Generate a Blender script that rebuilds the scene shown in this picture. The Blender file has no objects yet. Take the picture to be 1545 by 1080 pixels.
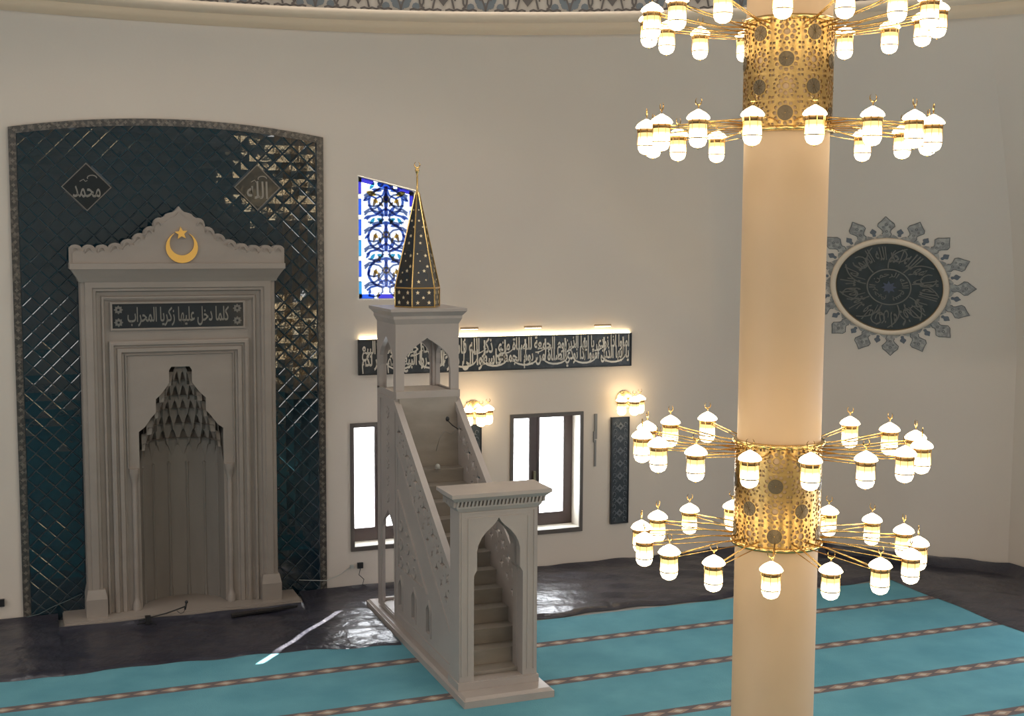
import bpy, math, random
from math import sin, cos, pi, sqrt, atan2, radians
from mathutils import Vector, Matrix
from mathutils.geometry import tessellate_polygon
random.seed(7)
S = bpy.context.scene
COL = S.collection
# ------------------------------------------------------------------ camera
cam = bpy.data.cameras.new('camera'); co = bpy.data.objects.new('camera', cam); COL.objects.link(co)
rt = Vector((0.93137, -0.36403, 0.00523)); up = Vector((0.02972, 0.09033, 0.99547)); fw = Vector((0.36286, 0.92699, -0.09495))
m = Matrix((rt, up, -fw)).transposed().to_4x4(); m.translation = (0, 0, 4.3); co.matrix_world = m
cam.sensor_width = 36; cam.lens = 1901.33 / 1545 * 36; cam.clip_start = 0.05; cam.clip_end = 200
S.camera = co
# ------------------------------------------------------------------ world, sun, exposure
S.view_settings.view_transform = 'Standard'; S.view_settings.look = 'None'
S.view_settings.gamma = 1; S.view_settings.use_curve_mapping = False
S.view_settings.exposure = 0.12
W = bpy.data.worlds.new('sky'); S.world = W; W.use_nodes = True
W.node_tree.nodes['Background'].inputs[0].default_value = (0.80, 0.90, 1.0, 1)
W.node_tree.nodes['Background'].inputs[1].default_value = 6.0
def light(name, kind, loc, energy, color, size=None, size_y=None, direction=None, shape='RECTANGLE'):
    l = bpy.data.lights.new(name, kind); l.energy = energy; l.color = color
    o = bpy.data.objects.new(name, l); COL.objects.link(o); o.location = loc
    if kind == 'AREA':
        l.shape = shape; l.size = size
        if size_y: l.size_y = size_y
    if direction is not None:
        o.rotation_euler = Vector(direction).to_track_quat('-Z', 'Y').to_euler()
    return o
CX, CY = 1.65, 4.5          # centre of the hall
HALF, CH = 10.22, 8.10      # half width, where the corner chamfers start
YW = CY + HALF              # 14.72 wall with the niche
RING_Z = 6.84
sun = light('sun', 'SUN', (10, 25, 15), 50, (1.0, 0.96, 0.90), direction=(-0.635 * cos(radians(30)), -0.773 * cos(radians(30)), -sin(radians(30))))
sun.data.angle = radians(0.5)
# added fill lamps ringed inside the closed dome, which has no openings
for k in range(8):
    a = 2 * pi * (k + 0.5) / 8
    light('dome_fill', 'AREA', (CX + 9.6 * cos(a), CY + 9.6 * sin(a), 9.0), 175, (1.0, 0.97, 0.93), 5.5, 2.0, direction=(-cos(a), -sin(a), -0.75))
# unseen fill lamps added along the entrance and side walls, which have no windows
for x in (-6.4, 9.6):
    light('wall_fill', 'AREA', (x, CY - HALF + 0.12, 3.2), 130, (1.0, 0.97, 0.94), 1.6, 2.6, direction=(0, 1, 0))
for y in (1.5, 5.5, 9.5):
    light('wall_fill', 'AREA', (CX + HALF - 0.12, y, 1.5), 55, (0.86, 0.92, 1.0), 1.0, 1.6, direction=(-1, 0, 0))
    light('wall_fill', 'AREA', (CX - HALF + 0.12, y, 1.5), 55, (0.86, 0.92, 1.0), 1.0, 1.6, direction=(1, 0, 0))
# ------------------------------------------------------------------ materials
def mat(name, base=(0.5, 0.5, 0.5), rough=0.5, metal=0.0, noise=None, bump=None, spec=0.5, emit=None, coat=0.0):
    M = bpy.data.materials.new(name); M.use_nodes = True
    nt = M.node_tree; b = nt.nodes['Principled BSDF']
    b.inputs['Base Color'].default_value = (*base, 1); b.inputs['Roughness'].default_value = rough
    b.inputs['Metallic'].default_value = metal; b.inputs['Specular IOR Level'].default_value = spec
    b.inputs['Coat Weight'].default_value = coat
    tc = nt.nodes.new('ShaderNodeTexCoord')
    if noise:   # (scale, colour2, lo, hi, stretch)
        sc, c2, lo, hi = noise[:4]
        n = nt.nodes.new('ShaderNodeTexNoise'); n.inputs['Scale'].default_value = sc; n.inputs['Detail'].default_value = 5
        if len(noise) > 4:
            mp = nt.nodes.new('ShaderNodeMapping'); mp.inputs['Scale'].default_value = noise[4]
            nt.links.new(tc.outputs['Object'], mp.inputs[0]); nt.links.new(mp.outputs[0], n.inputs['Vector'])
        else: nt.links.new(tc.outputs['Object'], n.inputs['Vector'])
        r = nt.nodes.new('ShaderNodeMapRange'); r.inputs[1].default_value = lo; r.inputs[2].default_value = hi
        nt.links.new(n.outputs['Fac'], r.inputs[0])
        mx = nt.nodes.new('ShaderNodeMix'); mx.data_type = 'RGBA'
        mx.inputs[6].default_value = (*base, 1); mx.inputs[7].default_value = (*c2, 1)
        nt.links.new(r.outputs[0], mx.inputs[0]); nt.links.new(mx.outputs[2], b.inputs['Base Color'])
    if bump:    # (scale, strength, distance)
        n = nt.nodes.new('ShaderNodeTexNoise'); n.inputs['Scale'].default_value = bump[0]; n.inputs['Detail'].default_value = 3
        nt.links.new(tc.outputs['Object'], n.inputs['Vector'])
        bp = nt.nodes.new('ShaderNodeBump'); bp.inputs['Strength'].default_value = bump[1]; bp.inputs['Distance'].default_value = bump[2]
        nt.links.new(n.outputs['Fac'], bp.inputs['Height']); nt.links.new(bp.outputs[0], b.inputs['Normal'])
    if emit:
        b.inputs['Emission Color'].default_value = (*emit[0], 1); b.inputs['Emission Strength'].default_value = emit[1]
    return M
def emis(name, col, st):
    M = bpy.data.materials.new(name); M.use_nodes = True; nt = M.node_tree; nt.nodes.clear()
    o = nt.nodes.new('ShaderNodeOutputMaterial'); e = nt.nodes.new('ShaderNodeEmission')
    e.inputs[0].default_value = (*col, 1); e.inputs[1].default_value = st; nt.links.new(e.outputs[0], o.inputs[0]); return M
def pane_mat(name, col, rough_mix=0.06, transparent=False):
    M = bpy.data.materials.new(name); M.use_nodes = True; nt = M.node_tree; nt.nodes.clear()
    o = nt.nodes.new('ShaderNodeOutputMaterial')
    t = nt.nodes.new('ShaderNodeBsdfTransparent' if transparent else 'ShaderNodeBsdfTranslucent'); t.inputs[0].default_value = (*col, 1)
    g = nt.nodes.new('ShaderNodeBsdfGlossy'); g.inputs['Roughness'].default_value = 0.15
    mx = nt.nodes.new('ShaderNodeMixShader'); mx.inputs[0].default_value = rough_mix
    nt.links.new(t.outputs[0], mx.inputs[1]); nt.links.new(g.outputs[0], mx.inputs[2]); nt.links.new(mx.outputs[0], o.inputs[0]); return M
WALL = mat('plaster', (0.66, 0.585, 0.51), 0.85, noise=(0.6, (0.63, 0.56, 0.495), 0.3, 0.7), bump=(30, 0.08, 0.01))
CREAM = mat('cream_trim', (0.74, 0.61, 0.475), 0.6)
TAN = mat('tan_trim', (0.66, 0.53, 0.39), 0.6)
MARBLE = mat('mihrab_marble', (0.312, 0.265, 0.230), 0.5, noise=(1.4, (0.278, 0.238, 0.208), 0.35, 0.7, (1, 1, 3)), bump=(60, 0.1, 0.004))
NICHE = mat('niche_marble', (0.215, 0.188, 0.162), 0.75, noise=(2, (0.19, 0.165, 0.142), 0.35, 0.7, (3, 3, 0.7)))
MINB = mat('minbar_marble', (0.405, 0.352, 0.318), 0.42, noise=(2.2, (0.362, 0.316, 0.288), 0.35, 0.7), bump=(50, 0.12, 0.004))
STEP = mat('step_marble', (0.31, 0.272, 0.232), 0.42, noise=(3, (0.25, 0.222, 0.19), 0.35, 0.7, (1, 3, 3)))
TILE = mat('teal_glaze', (0.003, 0.021, 0.032), 0.05, noise=(1.1, (0.002, 0.015, 0.027), 0.35, 0.65), bump=(9, 0.06, 0.02), spec=0.85)
GROUT = mat('grout', (0.065, 0.085, 0.105), 0.6)
BORD = mat('border_tile', (0.055, 0.05, 0.045), 0.25, noise=(25, (0.14, 0.12, 0.10), 0.5, 0.6), bump=(25, 0.3, 0.01))
GOLD = mat('polished_gold', (0.74, 0.50, 0.20), 0.2, 1.0)
SUNB = mat('dark_bronze', (0.16, 0.125, 0.08), 0.35, 0.7)
GOLDS = mat('sleeve_gold', (0.56, 0.37, 0.14), 0.30, 1.0)
BANDM = mat('lantern_band', (0.20, 0.12, 0.045), 0.5, 0.3)
GOLDD = mat('gold_bronze', (0.50, 0.33, 0.12), 0.22, 1.0, bump=(14, 0.15, 0.01))
GOLDP = mat('gold_leaf', (0.85, 0.50, 0.12), 0.38, 0.35, emit=None)
DARKP = mat('dark_panel', (0.018, 0.024, 0.030), 0.35, noise=(12, (0.05, 0.055, 0.06), 0.5, 0.65))
SLATE = mat('slate_disc', (0.046, 0.051, 0.050), 0.4, noise=(5, (0.06, 0.066, 0.07), 0.4, 0.7))
SILV = mat('pale_letters', (0.62, 0.57, 0.49), 0.35, 0.1)
GREYL = mat('grey_letters', (0.16, 0.15, 0.135), 0.5)
GREYL2 = mat('dim_letters', (0.22, 0.21, 0.19), 0.35, 0.3)
PETAL = mat('petal_paint', (0.255, 0.252, 0.245), 0.7, noise=(16, (0.40, 0.385, 0.36), 0.45, 0.6))
PETALD = mat('petal_line', (0.12, 0.125, 0.13), 0.7)
BUD = mat('bud_paint', (0.13, 0.145, 0.17), 0.7)
COLUMN = mat('column_stone', (0.60, 0.425, 0.262), 0.45, noise=(2.2, (0.56, 0.40, 0.25), 0.35, 0.7), bump=(3, 0.1, 0.02))
BROWN = mat('window_wood', (0.075, 0.052, 0.048), 0.35)
CASING = mat('casing_brown', (0.10, 0.085, 0.075), 0.45)
REVEAL = mat('reveal_plaster', (0.70, 0.66, 0.58), 0.8)
PANE = pane_mat('frosted_pane', (0.92, 0.93, 0.95))
BLACK = mat('black_plastic', (0.012, 0.012, 0.014), 0.4)
SHEET = mat('black_sheet', (0.024, 0.024, 0.038), 0.30, noise=(2.0, (0.036, 0.035, 0.048), 0.4, 0.6), bump=(5, 0.5, 0.06), spec=0.7)
WIREM = mat('white_wire', (0.45, 0.45, 0.42), 0.5)
CONC = mat('floor_screed', (0.25, 0.24, 0.23), 0.8)
STARG = mat('star_gold', (0.85, 0.72, 0.48), 0.35, 0.4)
SPIRE = mat('spire_face', (0.030, 0.026, 0.022), 0.3, noise=(9, (0.014, 0.022, 0.032), 0.4, 0.65))
LAMPW = emis('lamp_white', (1.0, 0.74, 0.42), 13)
LEDM = emis('led_strip', (1.0, 0.78, 0.46), 22)
# lantern glass: bulb sits low, upper half is clearer and yellower
LG = bpy.data.materials.new('lantern_glass'); LG.use_nodes = True; nt = LG.node_tree; nt.nodes.clear()
o_ = nt.nodes.new('ShaderNodeOutputMaterial'); e_ = nt.nodes.new('ShaderNodeEmission'); tc_ = nt.nodes.new('ShaderNodeTexCoord')
sp_ = nt.nodes.new('ShaderNodeSeparateXYZ'); r_ = nt.nodes.new('ShaderNodeValToRGB'); mr_ = nt.nodes.new('ShaderNodeMapRange')
mr_.inputs[1].default_value = -0.24; mr_.inputs[2].default_value = -0.06
nt.links.new(tc_.outputs['Object'], sp_.inputs[0]); nt.links.new(sp_.outputs[2], mr_.inputs[0]); nt.links.new(mr_.outputs[0], r_.inputs[0])
r_.color_ramp.elements[0].position = 0.40; r_.color_ramp.elements[0].color = (1.0, 0.80, 0.50, 1)
r_.color_ramp.elements[1].position = 0.70; r_.color_ramp.elements[1].color = (0.20, 0.125, 0.045, 1)
nt.links.new(r_.outputs[0], e_.inputs[0]); e_.inputs[1].default_value = 9.0; nt.links.new(e_.outputs[0], o_.inputs[0])
# carpet: turquoise pile with woven stripes every 1.0846 m
CARP = bpy.data.materials.new('carpet_pile'); CARP.use_nodes = True; nt = CARP.node_tree; b = nt.nodes['Principled BSDF']
b.inputs['Roughness'].default_value = 0.95; b.inputs['Specular IOR Level'].default_value = 0.15
def N(t, **k):
    n = nt.nodes.new(t)
    for a, v in k.items(): setattr(n, a, v)
    return n
def L(a, c): nt.links.new(a, c)
def M2(op, a, c=None, d=None):
    n = N('ShaderNodeMath', operation=op)
    for i, v in enumerate((a, c, d)):
        if v is None: continue
        if isinstance(v, (int, float)): n.inputs[i].default_value = v
        else: L(v, n.inputs[i])
    return n.outputs[0]
tc = N('ShaderNodeTexCoord'); sx = N('ShaderNodeSeparateXYZ'); L(tc.outputs['Object'], sx.inputs[0])
X_, Y_ = sx.outputs[0], sx.outputs[1]
t = M2('PINGPONG', M2('ADD', Y_, 1.0846 * 40 - 12.0), 1.0846 / 2)           # distance from stripe centre
band = M2('LESS_THAN', t, 0.078)
core = M2('LESS_THAN', t, 0.066)
u = M2('PINGPONG', X_, 0.125)                                                # 0 at motif centre, .14 between
dia = M2('LESS_THAN', M2('ADD', M2('MULTIPLY', u, 0.50), t), 0.058)
dia2 = M2('LESS_THAN', M2('ADD', M2('MULTIPLY', u, 0.5), t), 0.026)
nz = N('ShaderNodeTexNoise'); nz.inputs['Scale'].default_value = 1.7; nz.inputs['Detail'].default_value = 6; L(tc.outputs['Object'], nz.inputs['Vector'])
def mix(f, a, c):
    n = N('ShaderNodeMix', data_type='RGBA')
    L(f, n.inputs[0])
    for i, v in ((6, a), (7, c)):
        if isinstance(v, tuple): n.inputs[i].default_value = (*v, 1)
        else: L(v, n.inputs[i])
    return n.outputs[2]
rr = N('ShaderNodeMapRange'); rr.inputs[1].default_value = 0.35; rr.inputs[2].default_value = 0.65; L(nz.outputs['Fac'], rr.inputs[0])
c = mix(rr.outputs[0], (0.100, 0.285, 0.350), (0.135, 0.345, 0.412))
c = mix(band, c, (0.13, 0.14, 0.155)); c = mix(core, c, (0.145, 0.12, 0.12)); c = mix(dia, c, (0.34, 0.245, 0.19)); c = mix(dia2, c, (0.48, 0.42, 0.35))
L(c, b.inputs['Base Color'])
n2 = N('ShaderNodeTexNoise'); n2.inputs['Scale'].default_value = 90; L(tc.outputs['Object'], n2.inputs['Vector'])
bp = N('ShaderNodeBump'); bp.inputs['Strength'].default_value = 0.4; bp.inputs['Distance'].default_value = 0.01; L(n2.outputs['Fac'], bp.inputs['Height']); L(bp.outputs[0], b.inputs['Normal'])
# stained glass
SG = {k: pane_mat('glass_' + k, v, 0.04) for k, v in dict(white=(0.27, 0.28, 0.31), blue=(0.052, 0.10, 0.25), violet=(0.062, 0.060, 0.22), cyan=(0.06, 0.16, 0.24), bead=(0.4, 0.4, 0.4)).items()}
SGT = {k: pane_mat('trace_' + k, v, 0.04, True) for k, v in dict(grey=(0.34, 0.40, 0.52), blue=(0.22, 0.33, 0.58), cyan=(0.18, 0.55, 0.66), tan=(0.42, 0.36, 0.28), gold=(0.75, 0.58, 0.22)).items()}
# ------------------------------------------------------------------ helpers
def tag(o, label=None, cat=None, group=None, kind=None):
    if label: o['label'] = label
    if cat: o['category'] = cat
    if group: o['group'] = group
    if kind: o['kind'] = kind
    return o
def thing(name, loc, label, cat, group=None):
    o = bpy.data.objects.new(name, None); COL.objects.link(o); o.location = loc; o.empty_display_size = 0.1
    return tag(o, label, cat, group)
def origin(o):
    v = Vector((0, 0, 0))
    while o is not None: v += o.location; o = o.parent
    return v
class MB:
    def __init__(s): s.v = []; s.f = []
    def add(s, vs, fs):
        n = len(s.v); s.v += [tuple(v) for v in vs]; s.f += [tuple(i + n for i in f) for f in fs]; return s
    def box(s, x0, x1, y0, y1, z0, z1):
        return s.add([(x0, y0, z0), (x1, y0, z0), (x1, y1, z0), (x0, y1, z0), (x0, y0, z1), (x1, y0, z1), (x1, y1, z1), (x0, y1, z1)],
                     [(0, 3, 2, 1), (4, 5, 6, 7), (0, 1, 5, 4), (1, 2, 6, 5), (2, 3, 7, 6), (3, 0, 4, 7)])
    def frus(s, b, z0, t, z1):   # b, t = (x0, x1, y0, y1)
        return s.add([(b[0], b[2], z0), (b[1], b[2], z0), (b[1], b[3], z0), (b[0], b[3], z0), (t[0], t[2], z1), (t[1], t[2], z1), (t[1], t[3], z1), (t[0], t[3], z1)],
                     [(0, 3, 2, 1), (4, 5, 6, 7), (0, 1, 5, 4), (1, 2, 6, 5), (2, 3, 7, 6), (3, 0, 4, 7)])
    def hexa(s, p):
        return s.add(p, [(0, 3, 2, 1), (4, 5, 6, 7), (0, 1, 5, 4), (1, 2, 6, 5), (2, 3, 7, 6), (3, 0, 4, 7)])
    def lathe(s, prof, n=24, c=(0, 0, 0), a0=0.0, a1=2 * pi):
        full = abs(a1 - a0 - 2 * pi) < 1e-6; k = n if full else n + 1
        vs = []
        for r, z in prof:
            for i in range(k):
                a = a0 + (a1 - a0) * i / n; vs.append((c[0] + r * cos(a), c[1] + r * sin(a), c[2] + z))
        fs = []
        for j in range(len(prof) - 1):
            for i in range(n):
                i2 = (i + 1) % k; fs.append((j * k + i, j * k + i2, (j + 1) * k + i2, (j + 1) * k + i))
        return s.add(vs, fs)
    def tube(s, pts, r, n=6):
        pts = [Vector(p) for p in pts]; vs = []; fs = []
        for i, p in enumerate(pts):
            d = (pts[min(i + 1, len(pts) - 1)] - pts[max(i - 1, 0)]).normalized()
            a = d.cross(Vector((0, 0, 1)) if abs(d.z) < 0.9 else Vector((1, 0, 0))).normalized(); c2 = d.cross(a)
            rr = r[i] if isinstance(r, (list, tuple)) else r
            for k in range(n): vs.append(p + rr * (a * cos(2 * pi * k / n) + c2 * sin(2 * pi * k / n)))
        for i in range(len(pts) - 1):
            for k in range(n):
                k2 = (k + 1) % n; fs.append((i * n + k, i * n + k2, (i + 1) * n + k2, (i + 1) * n + k))
        fs.append(tuple(range(n))[::-1]); fs.append(tuple(range((len(pts) - 1) * n, len(pts) * n)))
        return s.add(vs, fs)
    def plate(s, loops, w0, w1, f, skip_outer=False):
        """filled outline with holes between depths w0 and w1, mapped by f(u, v, w)"""
        tri = tessellate_polygon([[Vector((p[0], p[1], 0)) for p in l] for l in loops])
        flat = [p for l in loops for p in l]; n = len(flat)
        vs = [f(p[0], p[1], w0) for p in flat] + [f(p[0], p[1], w1) for p in flat]
        fs = [tuple(t) for t in tri] + [tuple(i + n for i in t[::-1]) for t in tri]
        k = 0
        for l in loops:
            q = len(l)
            for i in range(0 if not (skip_outer and k == 0) else q, q): a, b_ = k + i, k + (i + 1) % q; fs.append((a, b_, b_ + n, a + n))
            k += q
        return s.add(vs, fs)
    def ball(s, c, r, n=8, m_=6, sc=(1, 1, 1)):
        pr = [(r * sin(pi * i / m_), -r * cos(pi * i / m_)) for i in range(m_ + 1)]
        k = len(s.v); s.lathe(pr, n)
        s.v[k:] = [(c[0] + x * sc[0], c[1] + y * sc[1], c[2] + z * sc[2]) for x, y, z in s.v[k:]]
        return s
    def build(s, name, mt, parent=None, smooth=False, loc=None, recalc=True, auto=None):
        me = bpy.data.meshes.new(name)
        o = origin(parent) if parent else Vector((0, 0, 0))
        if loc is not None: o = o + Vector(loc)
        me.from_pydata([(x - o.x, y - o.y, z - o.z) for x, y, z in s.v], [], s.f)
        if recalc:
            import bmesh
            bm = bmesh.new(); bm.from_mesh(me); bmesh.ops.remove_doubles(bm, verts=bm.verts, dist=1e-5)
            bmesh.ops.recalc_face_normals(bm, faces=bm.faces)
            if auto is not None:
                for e in bm.edges:
                    if len(e.link_faces) == 2 and e.calc_face_angle(0) > auto: e.smooth = False
                smooth = True
            bm.to_mesh(me); bm.free()
        if smooth: me.polygons.foreach_set('use_smooth', [True] * len(me.polygons))
        me.materials.append(mt)
        ob = bpy.data.objects.new(name, me); COL.objects.link(ob)
        if parent: ob.parent = parent
        if loc is not None: ob.location = loc
        return ob
def XZ(y):      # plate laid in the X-Z plane, depth to the hall (towards -Y)
    return lambda u, v, w: (u, y - w, v)
def YZ(x): return lambda u, v, w: (x + w, u, v)
def circ(cx, cy, r, n=12, a0=0.0): return [(cx + r * cos(a0 + 2 * pi * i / n), cy + r * sin(a0 + 2 * pi * i / n)) for i in range(n)]
def starpts(cx, cy, R, n=5, q=0.42, a0=pi / 2):
    return [(cx + (R if i % 2 == 0 else R * q) * cos(a0 + pi * i / n), cy + (R if i % 2 == 0 else R * q) * sin(a0 + pi * i / n)) for i in range(2 * n)]
def rect(x0, x1, z0, z1): return [(x0, z0), (x1, z0), (x1, z1), (x0, z1)]
def ogee(x0, x1, z0, zs, zt, n=7, bulge=0.32):
    """opening outline: vertical jambs to zs then a pointed arch to zt"""
    c_ = (x0 + x1) / 2; h = (x1 - x0) / 2; pts = [(x0, z0), (x1, z0), (x1, zs)]
    def curve(s): return (1 - s) + bulge * sin(pi * s) * (1 - 0.55 * s), s
    for i in range(1, n):
        a_, b_ = curve(i / n); pts.append((c_ + h * min(a_, 1), zs + (zt - zs) * b_))
    pts.append((c_, zt))
    for i in range(n - 1, 0, -1):
        a_, b_ = curve(i / n); pts.append((c_ - h * min(a_, 1), zs + (zt - zs) * b_))
    pts.append((x0, zs)); return pts
def copy_tree(o, parent=None):
    c_ = o.copy(); COL.objects.link(c_); c_.parent = parent
    for ch in KIDS.get(o.name, []): copy_tree(ch, c_)
    return c_
KIDS = {}
def kids(o, l): KIDS[o.name] = l
# Arabic shaping into presentation forms (isolated, final, initial, medial)
AF = {'ا': (0xFE8D, 0xFE8E), 'أ': (0xFE83, 0xFE84), 'إ': (0xFE87, 0xFE88), 'آ': (0xFE81, 0xFE82), 'ب': (0xFE8F,) * 1, 'ة': (0xFE93, 0xFE94), 'د': (0xFEA9, 0xFEAA), 'ذ': (0xFEAB, 0xFEAC),
      'ر': (0xFEAD, 0xFEAE), 'ز': (0xFEAF, 0xFEB0), 'و': (0xFEED, 0xFEEE), 'ى': (0xFEEF, 0xFEF0), 'ء': (0xFE80, 0xFE80)}
for ch, base in dict(zip('بتثجحخسشصضطظعغفقكلمنهي', (0xFE8F, 0xFE95, 0xFE99, 0xFE9D, 0xFEA1, 0xFEA5, 0xFEB1, 0xFEB5, 0xFEB9, 0xFEBD, 0xFEC1, 0xFEC5, 0xFEC9, 0xFECD, 0xFED1, 0xFED5, 0xFED9, 0xFEDD, 0xFEE1, 0xFEE5, 0xFEE9, 0xFEF1))).items():
    AF[ch] = tuple(base + i for i in range(4))
def shape_ar(t):
    out = []
    for i, ch in enumerate(t):
        if ch not in AF: out.append(ch); continue
        prev = i > 0 and t[i - 1] in AF and len(AF[t[i - 1]]) == 4
        nxt = i + 1 < len(t) and t[i + 1] in AF and len(AF[ch]) == 4 and t[i + 1] != 'ء'
        F = AF[ch]
        out.append(chr(F[3] if prev and nxt else F[1] if prev else F[2] if nxt and len(F) == 4 else F[0]))
    return ''.join(out[::-1])
def letters(text, w, h, fat=0.02, depth=0.006, res=2):
    """returns MB-style verts and faces of lettering fitted in a w x h box centred on the origin (u, v, depth)"""
    c_ = bpy.data.curves.new('t', 'FONT'); c_.body = text; c_.extrude = 0.01; c_.offset = fat; c_.resolution_u = res
    o = bpy.data.objects.new('t', c_); COL.objects.link(o)
    dg = bpy.context.evaluated_depsgraph_get(); me = bpy.data.meshes.new_from_object(o.evaluated_get(dg))
    vs = [v.co.copy() for v in me.vertices]; fs = [tuple(p.vertices) for p in me.polygons]
    bpy.data.objects.remove(o); bpy.data.curves.remove(c_); bpy.data.meshes.remove(me)
    x0, x1 = min(v.x for v in vs), max(v.x for v in vs); y0, y1 = min(v.y for v in vs), max(v.y for v in vs)
    return [((v.x - (x0 + x1) / 2) / (x1 - x0) * w, (v.y - (y0 + y1) / 2) / (y1 - y0) * h, depth if v.z > 0 else 0.0) for v in vs], fs
# ------------------------------------------------------------------ wall surface
def poly_pt(side, s):
    """side 0..7 of the plan (0 = niche wall, clockwise seen from above: 1 = right chamfer, 2 = right wall ...), s from -1 to 1"""
    a = side * pi / 4
    if side % 2 == 0: lx, ly = s * CH, HALF
    else:
        half = (HALF - CH) / sqrt(2); lx, ly = s * half, (HALF + CH) / sqrt(2)
    # rotate clockwise by a
    return lx * cos(a) + ly * sin(a), -lx * sin(a) + ly * cos(a)
ZT = 6.72
def wall_pt(side, s, z):
    x, y = poly_pt(side, s); r = math.hypot(x, y)
    if side % 2 == 0: zs = max(2.75, 6.09 - 6.6 * (1 - sqrt(max(0, 1 - s * s))))
    else: zs = 2.75
    t = max(0.0, (z - zs) / (ZT - zs)); g = 0.42 * t + 0.58 * t * t
    if z > ZT: g = 1
    r2 = r + (9.93 - r) * min(g, 1.0)
    return Vector((CX + x / r * r2, CY + y / r * r2, z))
def grid_lines(a, b, step, brk):
    pts = sorted(set([a, b] + [q for q in brk if a < q < b])); out = []
    for p, q in zip(pts, pts[1:]):
        n = max(1, round((q - p) / step)); out += [p + (q - p) * i / n for i in range(n)]
    return out + [b]
def wall(side, name, holes=(), step=0.22):
    half = CH if side % 2 == 0 else (HALF - CH) / sqrt(2)
    sx_ = grid_lines(-half, half, step, [h for q in holes for h in (q[0], q[1])])
    sz = grid_lines(0.0, 6.80, 0.14, [0.52, 2.05, 0.53, 2.06, 3.55, 5.03, 3.0])
    b_ = MB(); nz_ = len(sz)
    vs = []
    for x in sx_:
        for z in sz:
            p = wall_pt(side, x / half, z)
            if side == 0 and abs(z - 5.03) < 1e-6 and SGW[0] - 1e-4 <= p.x <= SGW[1] + 1e-4: p.z = 5.03 - 0.165 * (p.x - SGW[0]) / (SGW[1] - SGW[0])
            if side == 0 and abs(p.x - SGW[1]) < 1e-4 and 3.55 < z < 5.03 - 1e-6: p.z = 3.55 + (z - 3.55) * (4.865 - 3.55) / 1.48
            vs.append(p)
    fs = []
    for i in range(len(sx_) - 1):
        for j in range(nz_ - 1):
            xm, zm = (sx_[i] + sx_[i + 1]) / 2, (sz[j] + sz[j + 1]) / 2
            if any(q[0] < xm < q[1] and q[2] < zm < q[3] for q in holes): continue
            fs.append((i * nz_ + j, (i + 1) * nz_ + j, (i + 1) * nz_ + j + 1, i * nz_ + j + 1))
    b_.add(vs, fs)
    o = b_.build(name, WALL, smooth=True); return tag(o, kind='structure')
W1 = (3.68, 4.66, 0.52, 2.05); W2 = (5.75, 6.74, 0.53, 2.06); SGW = (3.78, 4.505, 3.55, 5.03); NH = (1.17, 2.15, 0.0, 3.0)
front = wall(0, 'wall_front', [(a - CX, b_ - CX, c_, d) for a, b_, c_, d in (W1, W2, SGW, NH)], 0.14)
for sd, nm in ((1, 'wall_front_right'), (2, 'wall_right'), (3, 'wall_back_right'), (4, 'wall_back'), (5, 'wall_back_left'), (6, 'wall_left'), (7, 'wall_front_left')): wall(sd, nm, (), 0.14 if sd == 1 else 0.3)
# floor, drum and dome
fl = MB().box(CX - 11, CX + 11, CY - 11, CY + 10.65, -0.3, 0.0).build('floor', CONC); tag(fl, kind='structure')
# ring cornice between walls and drum
pr = [(9.99, 6.62), (9.93, 6.66), (9.90, 6.70), (9.89, 6.74), (9.80, 6.76), (9.76, 6.79), (9.76, 6.83), (9.82, 6.85), (9.90, 6.86), (9.99, 6.86)]
cor = MB().lathe(pr[3:], 160, (CX, CY, 0)).build('trim_1', CREAM, smooth=True); tag(cor, kind='structure')
cor2 = MB().lathe(pr[:4], 160, (CX, CY, 0)).build('trim_2', TAN, smooth=True); tag(cor2, kind='structure')
FRZ = mat('frieze_plaster', (0.42, 0.39, 0.35), 0.8)
dr = MB().lathe([(9.96, 6.84), (9.96, 8.1)], 160, (CX, CY, 0)).build('wall_drum', FRZ, smooth=True); tag(dr, kind='structure')
dome = MB().lathe([(9.96 * cos(t_ * pi / 24), 8.1 + 7.5 * sin(t_ * pi / 24)) for t_ in range(13)], 64, (CX, CY, 0)).build('ceiling', WALL, smooth=True); tag(dome, kind='structure')
# painted frieze ornaments on the drum (thin painted relief pieces)
def on_drum(a0):
    def f(u_, v_, w_):
        a = a0 - u_ / 9.95; return (CX + (9.955 - w_) * sin(a), CY + (9.955 - w_) * cos(a), 6.87 + v_)
    return f
DK = mat('frieze_line', (0.10, 0.09, 0.085), 0.7); BL = mat('frieze_blue', (0.13, 0.155, 0.175), 0.7)
def ribbon(pts, w):
    """closed outline around a polyline"""
    L_, R_ = [], []
    for i, p in enumerate(pts):
        q0 = pts[max(i - 1, 0)]; q1 = pts[min(i + 1, len(pts) - 1)]
        dx, dy = q1[0] - q0[0], q1[1] - q0[1]; l = math.hypot(dx, dy) or 1
        ww = w[i] if isinstance(w, (list, tuple)) else w
        L_.append((p[0] - dy / l * ww, p[1] + dx / l * ww)); R_.append((p[0] + dy / l * ww, p[1] - dx / l * ww))
    return L_ + R_[::-1]
drm = thing('painted_frieze', (CX, CY + 9.95, 6.87), 'painted band of blue and grey arabesques above the ring cornice', 'frieze')
PER = 0.965
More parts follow.
